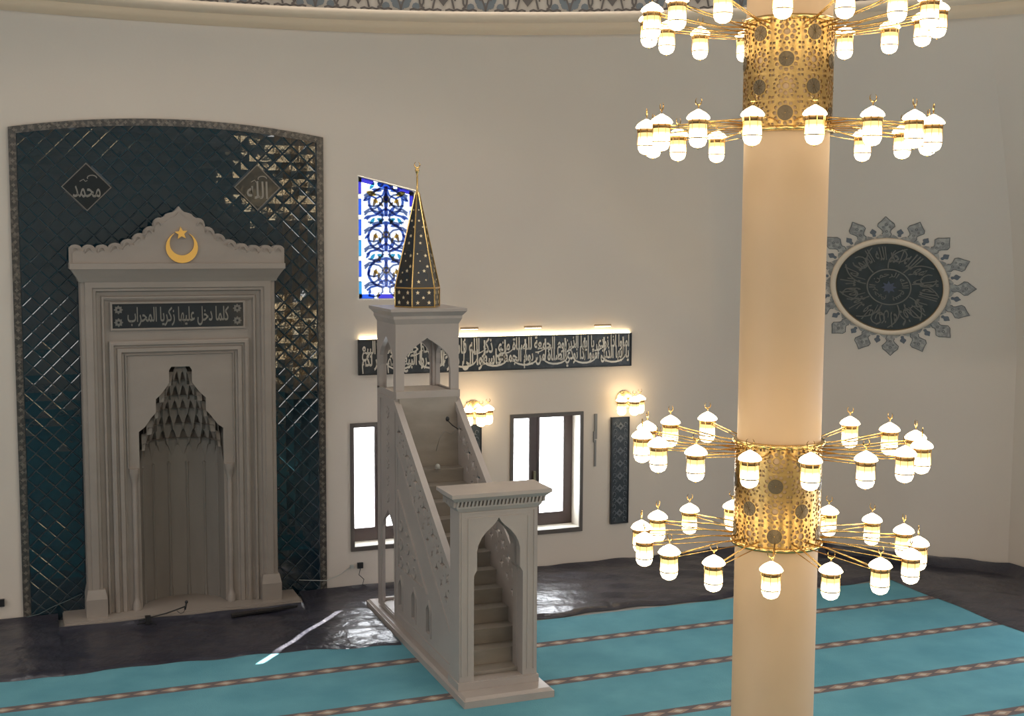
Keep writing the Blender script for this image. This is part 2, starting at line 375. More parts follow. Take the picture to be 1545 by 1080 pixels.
for k in range(-13, 15):
    a0 = (k * PER) / 9.95 + 0.06
    f = on_drum(a0)
    b_ = MB()      # blue rosette
    for q in range(8): 
        a = q * pi / 4; b_.plate([ [(0.075 * cos(a) + 0.05 * cos(t_), 0.13 + 0.075 * sin(a) + 0.05 * sin(t_)) for t_ in [i * pi / 4 for i in range(8)]] ], 0, 0.004, f)
    b_.plate([circ(0.17, 0.05, 0.045, 8)], 0, 0.004, f); b_.plate([circ(-0.17, 0.05, 0.045, 8)], 0, 0.004, f); b_.plate([circ(0.0, 0.30, 0.06, 8)], 0, 0.004, f)
    b_.build('blue_rosette', BL, drm, recalc=False)
    b_ = MB()      # dark curling lines and drop flower half way
    for sg in (-1, 1):
        for pts in ([(0.30 - 0.30 * cos(t_) * (1 - 0.1 * t_), 0.01 + 0.30 * sin(t_)) for t_ in [i * 0.22 for i in range(9)]],
                    [(0.16 + 0.10 * cos(t_), 0.13 + 0.12 * sin(t_)) for t_ in [i * 0.5 - 0.8 for i in range(9)]],
                    [(0.28 + 0.07 * cos(t_), 0.12 + 0.09 * sin(t_)) for t_ in [i * 0.5 for i in range(10)]],
                    [(0.10 + i * 0.045, 0.012 + 0.015 * (i % 2)) for i in range(9)],
                    [(0.36 + 0.012 * i, 0.03 + 0.05 * i) for i in range(8)]):
            b_.plate([ribbon([(sg * p[0], p[1]) for p in pts], 0.010)], 0, 0.005, f)
    b_.plate([[(PER / 2 - 0.08, 0.16), (PER / 2 - 0.03, 0.10), (PER / 2, 0.06), (PER / 2 + 0.03, 0.10), (PER / 2 + 0.08, 0.16), (PER / 2 + 0.03, 0.15), (PER / 2, 0.22), (PER / 2 - 0.03, 0.15)]], 0, 0.005, f)
    b_.build('arabesque_line', DK, drm, recalc=False)
# ------------------------------------------------------------------ windows of the front wall
def window(name, w, slit):
    x0, x1, z0, z1 = w; yb = 15.06
    b_ = MB(); y0 = YW
    b_.add([(x0, y0, z0), (x0, yb + .05, z0), (x0, yb + .05, z1), (x0, y0, z1)], [(0, 1, 2, 3)])
    b_.add([(x1, y0, z0), (x1, yb + .05, z0), (x1, yb + .05, z1), (x1, y0, z1)], [(0, 1, 2, 3)])
    b_.add([(x0, y0, z1), (x1, y0, z1), (x1, yb + .05, z1), (x0, yb + .05, z1)], [(0, 1, 2, 3)])
    rv = b_.build(name, REVEAL, recalc=False); tag(rv, kind='structure')
    MB().box(x0, x1, YW - 0.02, yb + .05, z0 - 0.03, z0 + 0.012).build('window_sill', REVEAL, rv)
    b_ = MB(); t_ = 0.045; ya, yc = YW - 0.022, YW + 0.05
    b_.plate([rect(x0 - .012, x1 + .012, z0 - .03, z1 + .012), rect(x0 + t_ - .012, x1 - t_ + .012, z0 + t_ - .02, z1 - t_ + .012)], 0, 0.03, XZ(YW + 0.004))
    b_.build('window_casing', CASING, rv)
    m0, m1 = x0 + 0.38, x0 + 0.51
    b_ = MB(); b_.plate([rect(x0, x1, z0, z1), rect(x0 + .08, m0, z0 + .16, z1 - .07), rect(m1, x1 - .12, z0 + .16, z1 - .07)], 0, 0.07, XZ(yb + .035))
    b_.build('window_frame', BROWN, rv)
    b_ = MB()
    for q0, q1 in ((x0 + .06, m0 + .02), (m1 - .02, x1 - .10)): b_.plate([rect(q0, q1, z0 + .14, z1 - .05), rect(q0 + .03, q1 - .03, z0 + .18, z1 - .09)], 0, 0.02, XZ(yb - .03))
    b_.build('sash', BROWN, rv)
    MB().box(x0 + .06, m0 + .02, yb, yb + .012, z0 + .14, z1 - .05).build('pane', PANE, rv)
    if slit:
        b_ = MB().box(m1 + .155, x1 - .10, yb, yb + .012, z0 + .14, z1 - .05); b_.box(m1 - .02, m1 + .07, yb, yb + .012, z0 + .14, z1 - .05); b_.box(m1 + .07, m1 + .155, yb, yb + .012, z0 + .14, z0 + .40)
    else: b_ = MB().box(m1 - .02, x1 - .10, yb, yb + .012, z0 + .14, z1 - .05)
    b_.build('pane', PANE, rv)
    MB().box(m0 + .05, m0 + .08, yb - .075, yb - .03, z0 + .62, z0 + .74).build('window_handle', mat('handle_bronze', (0.25, 0.2, 0.13), 0.3, 0.8), rv)
window('window_1', W1, True); window('window_2', W2, False)
# stained glass window with a sloping head
x0, x1, z0, z1 = SGW; yg = YW + 0.05
zl, zr = 5.03, 4.865
def head(x): return zl + (zr - zl) * (x - x0) / (x1 - x0)
st = MB().plate([[(x0 - .004, z0), (x1 + .004, z0), (x1 + .004, zr), (x0 - .004, zl + .004)], [(x0 + .012, z0 + .012), (x1 - .012, z0 + .012), (x1 - .012, zr - .012), (x0 + .012, zl - .012)]], 0, 0.08, XZ(YW + 0.082)).build('window_3', REVEAL); tag(st, kind='structure')
bw = 0.072
b_ = MB().plate([[(x0 + bw, z0 + bw), (x1 - bw, z0 + bw), (x1 - bw, head(x1 - bw) - bw), (x0 + bw, head(x0 + bw) - bw)]], 0, 0.006, XZ(yg + .02)); b_.build('clear_pane', SG['white'], st)
nL = 6
def cell(p0, p1, inw, colr):
    b_ = MB(); g = 0.10
    a = (p0[0] + (p1[0] - p0[0]) * g, p0[1] + (p1[1] - p0[1]) * g); c_ = (p1[0] + (p0[0] - p1[0]) * g, p1[1] + (p0[1] - p1[1]) * g)
    b_.plate([[a, c_, (c_[0] + inw[0], c_[1] + inw[1]), (a[0] + inw[0], a[1] + inw[1])]], 0, 0.006, XZ(yg + .02)); b_.build('border_pane', SG[colr], st)
def bead(p):
    MB().plate([circ(p[0], p[1], 0.031, 10)], 0, 0.012, XZ(yg + .025)).build('bead', SG['bead'], st)
def backing(p0, p1, inw):
    MB().plate([[p0, p1, (p1[0] + inw[0], p1[1] + inw[1]), (p0[0] + inw[0], p0[1] + inw[1])]], 0, 0.004, XZ(yg + .034)).build('border_backing', SG['cyan'], st)
for k in range(nL):
    for xx, dx, top in ((x0, bw, zl), (x1, -bw, zr)):
        h = (top - z0) / nL; cell((xx + dx * .1, z0 + k * h), (xx + dx * .1, z0 + (k + 1) * h), (dx * .8, 0), ['cyan', 'blue', 'cyan', 'blue', 'blue', 'violet'][k])
        if k: bead((xx + dx / 2, z0 + k * h))
# backing((x1, z0), (x1, zr), (-bw, 0)); backing((x0, z0), (x1, z0), (0, bw)); backing((x0, zl), (x1, zr), (0, -bw))
for k in range(3):
    w = (x1 - x0) / 3; xa, xb = x0 + k * w, x0 + (k + 1) * w
    cell((xa, z0 + .008), (xb, z0 + .008), (0, bw * .8), ['blue', 'violet', 'blue'][k]); cell((xa, head(xa) - .008), (xb, head(xb) - .008), (0, -bw * .8), ['violet', 'blue', 'violet'][k])
    if k: bead((xa, z0 + bw / 2)); bead((xa, head(xa) - bw / 2))
for p in ((x0 + bw / 2, z0 + bw / 2), (x1 - bw / 2, z0 + bw / 2), (x0 + bw / 2, zl - bw / 2), (x1 - bw / 2, zr - bw / 2)): bead(p)
cxg = (x0 + x1) / 2
def trace(pts, w, colr, nm='glass_tracery'):
    for sg in (-1, 1):
        MB().plate([ribbon([(cxg + sg * p[0], p[1]) for p in pts], w)], 0, 0.004, XZ(yg + .004 - random.random() * .002)).build(nm, SGT[colr], st)
def leaf(cx_, cz_, a, l, w, colr, nm='glass_leaf'):
    for sg in (-1, 1):
        o_l = []
        for i in range(13):
            t_ = i / 12; o_l.append((t_ * l, w * sin(pi * t_) ** 0.8))
        for i in range(11, 0, -1):
            t_ = i / 12; o_l.append((t_ * l, -w * sin(pi * t_) ** 0.8))
        MB().plate([[(cxg + sg * (cx_ + p[0] * cos(a) - p[1] * sin(a)), cz_ + p[0] * sin(a) + p[1] * cos(a)) for p in o_l]], 0, 0.004, XZ(yg - .002)).build(nm, SGT[colr], st)
for zc, sc in ((3.70, 1.0), (4.13, 1.0), (4.55, 0.95)):
    arc = [(0.02 + 0.20 * sin(t_) * sc, zc + 0.17 - 0.17 * cos(t_) * sc) for t_ in [i * pi / 10 for i in range(11)]]
    trace(arc, 0.015, 'blue')
    trace([(0.0 + 0.012 * sin(i * 1.3), zc + 0.04 * i) for i in range(10)], 0.015, 'blue')
    trace([(0.24, zc - 0.04), (0.19, zc + 0.0), (0.12, zc + 0.015), (0.06, zc + 0.06), (0.0, zc + 0.09)], 0.013, 'blue')
    leaf(0.03, zc + 0.02, 0.9, 0.13, 0.022, 'blue'); leaf(0.05, zc + 0.30, 0.15, 0.13, 0.02, 'blue'); leaf(0.16, zc + 0.11, 1.9, 0.12, 0.018, 'tan')
    leaf(0.10, zc + 0.16, 0.6, 0.07, 0.022, 'gold'); leaf(0.20, zc + 0.32, 2.2, 0.10, 0.02, 'cyan'); leaf(0.03, zc + 0.36, 0.35, 0.09, 0.022, 'cyan')
    MB().plate([starpts(cxg, zc + 0.20, 0.055, 8, 0.7), circ(cxg, zc + 0.20, 0.022, 8)], 0, 0.004, XZ(yg - .004)).build('glass_rosette', SGT['tan'], st)
for zc in (3.66, 3.90, 4.10, 4.32, 4.54, 4.74):
    trace([(0.04 + 0.115 * (1 + cos(t_)), zc + 0.075 * sin(t_)) for t_ in [i * 2 * pi / 10 + .3 for i in range(9)]], 0.011, 'grey')
    trace([(0.27, zc + 0.05), (0.21, zc + 0.09), (0.14, zc + 0.10), (0.08, zc + 0.14), (0.03, zc + 0.20)], 0.012, 'grey')
    leaf(0.20, zc + 0.02, 1.2 + zc, 0.09, 0.016, 'blue'); leaf(0.09, zc - 0.02, 2.4 - zc, 0.08, 0.016, 'tan')
trace([(0.0, 4.90), (0.04, 4.80), (0.12, 4.76), (0.2, 4.80), (0.27, 4.74)], 0.012, 'blue'); leaf(0.0, 4.70, 1.57, 0.13, 0.03, 'blue'); leaf(0.12, 4.80, 0.3, 0.13, 0.03, 'gold')
# ------------------------------------------------------------------ carpet and plastic sheets
cp = MB(); cp.box(CX - 8.5, 10.20, CY - 9.5, 12.80, 0.0, 0.006)
carpet = cp.build('carpet', CARP, loc=(0, 0, 0)); tag(carpet, 'wall to wall turquoise carpet with brown patterned prayer row stripes', 'carpet')
def sheet(name, poly_x, ya, yb, label, fy=None, seed=1, nx=90, ny=34, amp=0.02):
    random.seed(seed); ph = [(random.uniform(1.5, 9), random.uniform(1.5, 9), random.uniform(0, 6), random.uniform(.3, 1)) for _ in range(12)]
    b_ = MB(); vs = []
    for i in range(nx + 1):
        x = poly_x[0] + (poly_x[1] - poly_x[0]) * i / nx
        e = 0.035 * sin(x * 3.1 + seed) + 0.02 * sin(x * 9.7)
        y0_ = (fy(x) if fy else ya) + e
        for j in range(ny + 1):
            t_ = j / ny; y = y0_ + (yb(x) - y0_) * t_
            z = sum(a * abs(sin(kx * x * .55 + ky * y + p_)) ** 3 for kx, ky, p_, a in ph) / 5 * amp
            z += 0.012 + (0.05 * max(0, (t_ - 0.93) / 0.07) if True else 0)
            if j == 0 : z = 0.008
            vs.append((x, y, z))
    fs = [(i * (ny + 1) + j, (i + 1) * (ny + 1) + j, (i + 1) * (ny + 1) + j + 1, i * (ny + 1) + j + 1) for i in range(nx) for j in range(ny)]
    b_.add(vs, fs); o = b_.build(name, SHEET, smooth=True); return tag(o, label, 'plastic sheet')
def yb_left(x): return 14.10 if 0.25 < x < 3.0 else 14.66
def fy_left(x): return 12.76 if x < 2.2 else 12.76 - 0.22 * min(1, (x - 2.2) / 1.0)
sheet('plastic_sheet', (-6.2, 0.30), 12.76, lambda x: 14.68, 'black plastic sheet on the floor left of the marble niche', seed=3, nx=90, amp=0.035)
sheet('plastic_sheet', (0.30, 3.66), 12.76, lambda x: 14.165 + .51 * max(0, min(1, (x - 2.97) / .05)), 'black plastic sheet between the niche step and the carpet, lit by a sun streak', fy=fy_left, seed=5, nx=110, amp=0.02)
sheet('plastic_sheet', (3.66, 4.60), 14.08, lambda x: 14.68, 'strip of black plastic sheet behind the pulpit', seed=11, nx=20, ny=12)
sheet('plastic_sheet', (4.60, 10.15), 12.86, lambda x: min(14.68, 24.35 - x), 'black plastic sheet under the windows right of the pulpit', seed=13, nx=110, amp=0.045)
b_ = MB(); vs = []; ny = 70; nx = 16
for j in range(ny + 1):
    y = 6.0 + (14.3 - 6.0) * j / ny
    xr = min(11.82, 24.35 - y); xl = 10.18 + 0.02 * sin(y * 5)
    for i in range(nx + 1):
        x = xl + (xr - xl) * i / nx; vs.append((x, y, 0.010 if i == 0 else 0.016 + 0.02 * abs(sin(2.3 * x + 3.1 * y)) ** 3 + 0.02 * abs(sin(5.1 * x - 2.2 * y)) ** 4 + (0.12 if i == nx else 0)))
b_.add(vs, [(j * (nx + 1) + i, j * (nx + 1) + i + 1, (j + 1) * (nx + 1) + i + 1, (j + 1) * (nx + 1) + i) for j in range(ny) for i in range(nx)])
tag(b_.build('plastic_sheet', SHEET, smooth=True), 'black plastic sheet along the right wall past the carpet edge', 'plastic sheet')
# ------------------------------------------------------------------ tiled panel behind the mihrab
PX0, PX1, PZ = -0.06, 3.365, 5.455
def ptop(x): h = (PX1 - PX0) / 2; return PZ + 0.145 * (1 - ((x - (PX0 + h)) / h) ** 2)
panel = thing('tiled_wall_panel', (1.65, YW, 0), 'tall dark teal tiled panel with arched top framing the marble niche', 'tile panel')
outl = [(PX0, 0), (PX1, 0)] + [(PX1 + (PX0 - PX1) * i / 24, ptop(PX1 + (PX0 - PX1) * i / 24)) for i in range(25)]
MB().plate([[(PX0, 0), (1.10, 0), (1.10, 3.02), (2.22, 3.02), (2.22, 0), (PX1, 0)] + outl[2:]], 0, 0.018, XZ(YW + .002)).build('grout_bed', GROUT, panel)
D = 0.0955                     # half diagonal of a tile
tl = MB(); e = D - 0.0035; i1 = D - 0.015
vs = [(-e, 0, 0), (0, 0, -e), (e, 0, 0), (0, 0, e)]
vs = [(x, -0.004, z) for x, y, z in vs] + [(x * i1 / e, -0.0068, z * i1 / e) for x, y, z in vs] + [(0, -0.0076, 0)]
tl.add([(x, y + 0.0, z) for x, y, z in vs], [(0, 1, 5, 4), (1, 2, 6, 5), (2, 3, 7, 6), (3, 0, 4, 7), (4, 5, 8), (5, 6, 8), (6, 7, 8), (7, 4, 8)])
base_tile = tl.build('tile', TILE, panel, recalc=False)
base_tile.location = (0, -0.018, -50)
bt_mesh = base_tile.data; bpy.data.objects.remove(base_tile)
bt_mesh.transform(Matrix.Translation((1.65, YW, 0)))
b0 = 0.085
cells = []
ns = int(6 / D)
for i in range(-2, 40):
    for j in range(0, 62):
        if (i + j) % 2: continue
        x = PX0 + b0 + i * D * 0.999; z = j * D
        if x < PX0 + b0 - 0.01 or x > PX1 - b0 + 0.01 or z < 0.05 or z > ptop(x) - 0.02: continue
        if 0.76 < x < 2.57 and z < 4.02: continue
        if abs(x - 1.665) < 0.7 - (z - 4.0) * 1.6 and 4.0 < z < 4.4: continue
        cells.append((x, z))
FRAMES = [(0.725, 4.83), (2.59, 4.86)]
cells = [c_ for c_ in cells if all(abs(c_[0] - fx) + abs(c_[1] - fz) > 0.20 for fx, fz in FRAMES)]
cells.sort(key=lambda c_: (c_[0] - 2.6) ** 2 + (c_[1] - 4.3) ** 2)
def tile_tilt(): return random.gauss(0, 0.011), random.gauss(0, 0.011)
edge_x0, edge_x1 = PX0 + b0, PX1 - b0
inner = [c_ for c_ in cells if edge_x0 + D * .9 < c_[0] < edge_x1 - D * .9 and c_[1] < ptop(c_[0]) - .175][:300]
ins = set(inner)
for x, z in inner:
    o = bpy.data.objects.new('tile', bt_mesh); COL.objects.link(o); o.parent = panel
    o.location = (x - 1.65, -0.018, z); a, c_ = tile_tilt(); o.rotation_euler = (a, 0, c_)
rest = MB()
for x, z in cells:
    if (x, z) in ins: continue
    a, c_ = tile_tilt(); Rm = Matrix.Rotation(a, 3, 'X') @ Matrix.Rotation(c_, 3, 'Z')
    vv = []
    for v in bt_mesh.vertices:
        p = Rm @ v.co; px = min(max(x + p.x, edge_x0), edge_x1); vv.append((px, YW - 0.018 + p.y, min(z + p.z, ptop(px) - .065)))
    rest.add(vv, [tuple(p.vertices) for p in bt_mesh.polygons])
tag(rest.build('tile_field', TILE, panel, recalc=False), kind='stuff')
# mosaic border of the panel
b_ = MB(); c2 = MB()
w_ = 0.078
inn = [(PX0 + w_, 0.0), (PX0 + w_, ptop(PX0 + w_) - w_)] + [(PX0 + w_ + (PX1 - PX0 - 2 * w_) * i / 24, ptop(PX0 + w_ + (PX1 - PX0 - 2 * w_) * i / 24) - w_) for i in range(1, 25)] + [(PX1 - w_, 0.0)]
out2 = [(PX0, 0.0), (PX0, ptop(PX0))] + [(PX0 + (PX1 - PX0) * i / 24, ptop(PX0 + (PX1 - PX0) * i / 24)) for i in range(1, 25)] + [(PX1, 0.0)]
b_.plate([out2 + inn[::-1]], 0.0, 0.030, XZ(YW)); b_.build('border_band', BORD, panel)
BEADM = mat('border_flower', (0.16, 0.135, 0.11), 0.3)
nb = 62
for k in range(nb):
    z = 0.05 + k * 0.087
    for xx in (PX0 + w_ / 2, PX1 - w_ / 2): c2.plate([starpts(xx, z, 0.024, 4, 0.55)], 0.030, 0.035, XZ(YW))
for k in range(38):
    x = PX0 + 0.06 + k * 0.0885; c2.plate([starpts(x, ptop(x) - w_ / 2, 0.024, 4, 0.55)], 0.030, 0.035, XZ(YW))
tag(c2.build('border_flowers', BEADM, panel, recalc=False), kind='stuff')
FR = mat('frame_line', (0.16, 0.145, 0.13), 0.3, 0.3)
for (fx, fz), word in zip(FRAMES, ('محمد', 'ﷲ')):
    t_ = thing('calligraphy_plaque', (fx, YW - .02, fz), 'diamond plaque with pale script on the teal tiles, ' + ('left of the crest' if fx < 1 else 'right of the crest'), 'plaque')
    R_ = 0.255
    MB().plate([circ(fx, fz, R_ + .008, 4)], 0, 0.016, XZ(YW - .016)).build('plaque_tile', mat('plaque_glaze', (0.010, 0.016, 0.02), 0.12, bump=(10, .15, .01)), t_)
    MB().plate([circ(fx, fz, R_ + .010, 4), circ(fx, fz, R_ - .006, 4)], 0.014, 0.022, XZ(YW - .016)).build('plaque_border', FR, t_)
    txt = shape_ar(word) if word != 'ﷲ' else '\uFEEA\uFEE0\uFEDF\uFE8D'
    vs, fs = letters(txt, 0.29 if word != 'ﷲ' else 0.24, 0.13 if word != 'ﷲ' else 0.20, 0.01)
    b_ = MB().add([(fx + u_, YW - .032 - w2, fz - (0.05 if word != 'ﷲ' else 0.03) + v_) for u_, v_, w2 in vs], fs)
    b_.plate([ribbon([(fx + .06 + .05 * cos(q), fz + .10 + .03 * sin(q)) for q in [i * .5 for i in range(8)]], .005)], 0, .005, XZ(YW - .032))
    b_.plate([ribbon([(fx - .07 + .02 * i, fz + .06 + .012 * (i % 3)) for i in range(5)], .004)], 0, .005, XZ(YW - .032))
    b_.build('lettering', GREYL2, t_, recalc=False)
# ------------------------------------------------------------------ mihrab
MC = 1.665
mih = thing('marble_mihrab', (MC, 14.45, 0), 'carved grey marble prayer niche with scalloped crest and gold crescent on teal tiles', 'prayer niche')
def sweep(x0, x1, z0, z1, prof):
    """moulding run up, across and down with mitred corners; prof = (inset, y)"""
    vs = []
    for d, y in prof: vs += [(x0 + d, y, z0), (x0 + d, y, z1 - d), (x1 - d, y, z1 - d), (x1 - d, y, z0)]
    fs = []
    for i in range(len(prof) - 1):
        for k in range(3): a = i * 4 + k; fs.append((a, a + 1, a + 5, a + 4))
    return vs, fs
b_ = MB(); b_.box(0.35, 2.96, 14.185, 14.70, 0, 0.085); b_.box(0.36, 2.95, 14.20, 14.70, 0.085, 0.10); b_.build('base_slab', MARBLE, mih)
vs, fs = sweep(0.61, 2.72, 0.10, 3.86, [(0, 14.70), (0, 14.40), (0.012, 14.375), (0.045, 14.375), (0.055, 14.355), (0.125, 14.355), (0.135, 14.375), (0.16, 14.375), (0.172, 14.42), (0.215, 14.43), (0.225, 14.405), (0.245, 14.405), (0.255, 14.45), (0.30, 14.455)])
MB().add(vs, fs).build('pier_moulding', MARBLE, mih)
for xa in (0.59, 2.52):      # pier bases
    b_ = MB(); b_.box(xa, xa + .225, 14.31, 14.70, .10, .30); b_.frus((xa, xa + .225, 14.31, 14.70), .30, (xa + .02, xa + .205, 14.345, 14.70), .40); b_.build('pier_base', MARBLE, mih)
b_ = MB(); b_.plate([[(0.86, 0.10), (1.0, 0.10), (1.0, 3.10), (2.33, 3.10), (2.33, 0.10), (2.47, 0.10), (2.47, 3.62), (0.86, 3.62)]], 0, 0.02, XZ(14.475)); b_.build('field_panel', MARBLE, mih)
# entablature mouldings above the field
b_ = MB()
for za, zb, y in ((3.60, 3.625, 14.42), (3.66, 3.70, 14.43), (3.72, 3.74, 14.41), (3.765, 3.80, 14.425)): b_.box(0.85, 2.48, y, 14.47, za, zb)
b_.box(0.85, 2.48, 14.455, 14.47, 3.58, 3.86); b_.build('entablature', MARBLE, mih)
b_ = MB(); b_.frus((0.60, 2.73, 14.35, 14.70), 3.80, (0.585, 2.745, 14.33, 14.70), 3.84); b_.frus((0.585, 2.745, 14.33, 14.70), 3.84, (0.52, 2.81, 14.27, 14.70), 3.94); b_.box(0.51, 2.82, 14.26, 14.70, 3.94, 4.0)
b_.build('cornice', MARBLE, mih)
# crest
def crest_path(shrink):
    P = [(-1.155, 4.165), (-1.155 + .33, 4.165), (-.68, 4.185), (-.555, 4.225), (-.44, 4.285), (-.335, 4.35), (-.25, 4.425), (-.185, 4.50)]
    if shrink: P = [(x * 0.97, z - 0.06) for x, z in P]
    return P
def crest_outline(shrink=False, dz=0.0):
    P = crest_path(shrink); seg = [math.hypot(P[i + 1][0] - P[i][0], P[i + 1][1] - P[i][1]) for i in range(len(P) - 1)]; tot = sum(seg)
    nb_ = 8; pts = []
    for k in range(nb_ * 8 + 1):
        s = tot * k / (nb_ * 8); q = s; i = 0
        while i < len(seg) - 1 and q > seg[i]: q -= seg[i]; i += 1
        t_ = min(q / seg[i], 1); x = P[i][0] + (P[i + 1][0] - P[i][0]) * t_; z = P[i][1] + (P[i + 1][1] - P[i][1]) * t_
        dx, dz_ = (P[i + 1][0] - P[i][0]) / seg[i], (P[i + 1][1] - P[i][1]) / seg[i]
        h = 0.038 * abs(sin(pi * k / 8)) ** 0.6
        pts.append((x - dz_ * h, z + dx * h))
    tip = [(-.155, 4.515), (-.135, 4.54), (-.10, 4.555), (-.055, 4.565), (-.03, 4.585)]
    if shrink: tip = [(x * .9, z - .055) for x, z in tip]
    left = pts + tip + [(0, 4.625 - (0.06 if shrink else 0))]
    right = [(-x, z) for x, z in left[:-1]][::-1]
    return [(MC + x, z + dz) for x, z in [(-1.155 * (0.97 if shrink else 1), 4.0)] + left + right + [(1.155 * (0.97 if shrink else 1), 4.0)]]
MB().plate([crest_outline()], 0, 0.15, XZ(14.47)).build('crest', MARBLE, mih)
MB().plate([crest_outline(True)], 0, 0.018, XZ(14.322)).build('crest_relief', MARBLE, mih)
# crest flutes: little leaves under each scallop
b_ = MB(); P = crest_path(False)
for k in range(8):
    tt = (k + .5) / 8; seg = [math.hypot(P[i + 1][0] - P[i][0], P[i + 1][1] - P[i][1]) for i in range(len(P) - 1)]; q = sum(seg) * tt; i = 0
    while i < len(seg) - 1 and q > seg[i]: q -= seg[i]; i += 1
    x = P[i][0] + (P[i + 1][0] - P[i][0]) * q / seg[i]; z = P[i][1] + (P[i + 1][1] - P[i][1]) * q / seg[i]
    for sg in (-1, 1): b_.plate([ribbon([(MC + sg * (x + .035 * cos(a)), z - .035 + .045 * sin(a)) for a in [pi * j / 8 for j in range(9)]], .006)], 0, .012, XZ(14.306))
tag(b_.build('crest_leaf', MARBLE, mih), kind='stuff')
cr = MB(); cc = (MC + 0.02, 4.175)
A = radians(58); n_ = 22
outer = [(cc[0] + .172 * cos(a), cc[1] + .172 * sin(a)) for a in [(pi / 2 + A * .55) + (2 * pi - A * 1.1) * i / n_ for i in range(n_ + 1)]]
ic = (cc[0], cc[1] + .045)
inner_ = [(ic[0] + .132 * cos(a), ic[1] + .132 * sin(a)) for a in [(pi / 2 + A * .62) + (2 * pi - A * 1.24) * i / n_ for i in range(n_ + 1)]]
cr.plate([outer + inner_[::-1]], 0, 0.025, XZ(14.302)); cr.plate([starpts(cc[0] - .005, cc[1] + .155, .072, 5, .45, pi / 2 + .1)], 0, .025, XZ(14.302))
tag(cr.build('crescent_and_star', GOLDP, mih), label='gold crescent with five pointed star')
# inscription panel
MB().plate([rect(.925, 2.385, 3.265, 3.575), rect(.945, 2.365, 3.285, 3.555)], 0, .035, XZ(14.455)).build('inscription_frame', MARBLE, mih)
ip = MB().box(.945, 2.365, 14.435, 14.452, 3.285, 3.555).build('inscription_panel', mat('inscription_glaze', (.016, .022, .028), .15, bump=(12, .2, .01)), mih)
b_ = MB()
vs, fs = letters(shape_ar('كلما دخل عليها زكريا المحراب'), 1.10, 0.215, 0.012); b_.add([(1.655 + u_, 14.435 - w2 * .8, 3.41 + v_) for u_, v_, w2 in vs], fs)
b_.build('inscription', GREYL2, ip, recalc=False)
b_ = MB()
for xx in (1.01, 2.30): 
    for zz in (3.35, 3.49): b_.plate([starpts(xx, zz, .05, 8, .7), circ(xx, zz, .015, 6)], 0, .004, XZ(14.435))
tag(b_.build('inscription_flower', GREYL, ip), kind='stuff')
# inner frame
vs, fs = sweep(0.905, 2.425, 0.10, 3.145, [(0, 14.47), (0, 14.425), (0.02, 14.415), (0.045, 14.415), (0.055, 14.445), (0.075, 14.45), (0.085, 14.43), (0.125, 14.43), (0.135, 14.465), (0.155, 14.47)])
MB().add(vs, fs).build('inner_moulding', MARBLE, mih)
MB().add(*sweep(1.07, 2.26, 1.72, 2.995, [(0, 14.475), (0, 14.46), (.012, 14.455), (.02, 14.475)])).build('panel_bead', MARBLE, mih)
# niche face with stepped opening
hw = .465
L_ = [(-hw, .10), (-hw, 2.12), (-.40, 2.17), (-.33, 2.27), (-.275, 2.33), (-.275, 2.48), (-.22, 2.53), (-.165, 2.60), (-.125, 2.66), (-.125, 2.80), (-.10, 2.84)]
op = [(MC + x, z) for x, z in L_] + [(MC - x, z) for x, z in L_[::-1]]
face = [(1.02, .10), (1.02, 3.04), (2.31, 3.04), (2.31, .10)]
MB().plate([[face[0], face[1], face[2], face[3]] + [(MC - x, z) for x, z in L_] + [(MC + x, z) for x, z in L_[::-1]]], 0, .03, XZ(14.51)).build('niche_face', MARBLE, mih)
for sg in (-1, 1):      # colonnettes with capital and foot
    xc = MC + sg * .525; b_ = MB()
    b_.lathe([(.0, .10), (.05, .10), (.05, .17), (.035, .20), (.026, .24), (.030, .27), (.030, 1.50), (.026, 1.53), (.036, 1.57), (.048, 1.64), (.055, 1.66), (.055, 1.71), (0, 1.71)], 12, (xc, 14.465, 0)); b_.build('colonnette', MARBLE, mih, auto=.6)
# niche inside: half ten-sided well
nf = 7
def arc_pts(r, n, y0=14.50, sq=0.92): return [(MC - r * cos(pi * i / n), y0 + r * sq * sin(pi * i / n)) for i in range(n + 1)]
b_ = MB(); ap = arc_pts(hw, nf)
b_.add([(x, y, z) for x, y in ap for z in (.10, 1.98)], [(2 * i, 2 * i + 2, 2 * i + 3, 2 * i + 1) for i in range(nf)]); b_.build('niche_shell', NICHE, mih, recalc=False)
MB().plate([[(1.04, .0), (1.04, 3.05), (2.29, 3.05), (2.29, .0)]], 0, .03, XZ(15.08)).plate([rect(1.04, 2.29, 0, 3.05), rect(1.07, 2.26, .0, 3.02)], 0, .50, XZ(15.06)).build('niche_light_stop', NICHE, mih)  # box added behind the niche to stop sky light leaking in
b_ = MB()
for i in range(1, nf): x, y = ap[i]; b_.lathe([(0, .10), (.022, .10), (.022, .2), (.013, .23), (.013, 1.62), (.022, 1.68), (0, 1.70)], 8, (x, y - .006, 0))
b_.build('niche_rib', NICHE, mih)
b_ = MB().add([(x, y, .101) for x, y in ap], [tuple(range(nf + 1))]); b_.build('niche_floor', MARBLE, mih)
tiers = [(.465, .43, 1.72, 1.98, 11), (.44, .37, 1.90, 2.16, 10), (.385, .29, 2.08, 2.34, 9), (.29, .22, 2.26, 2.50, 8), (.24, .15, 2.44, 2.68, 6), (.15, .07, 2.62, 2.84, 4)]
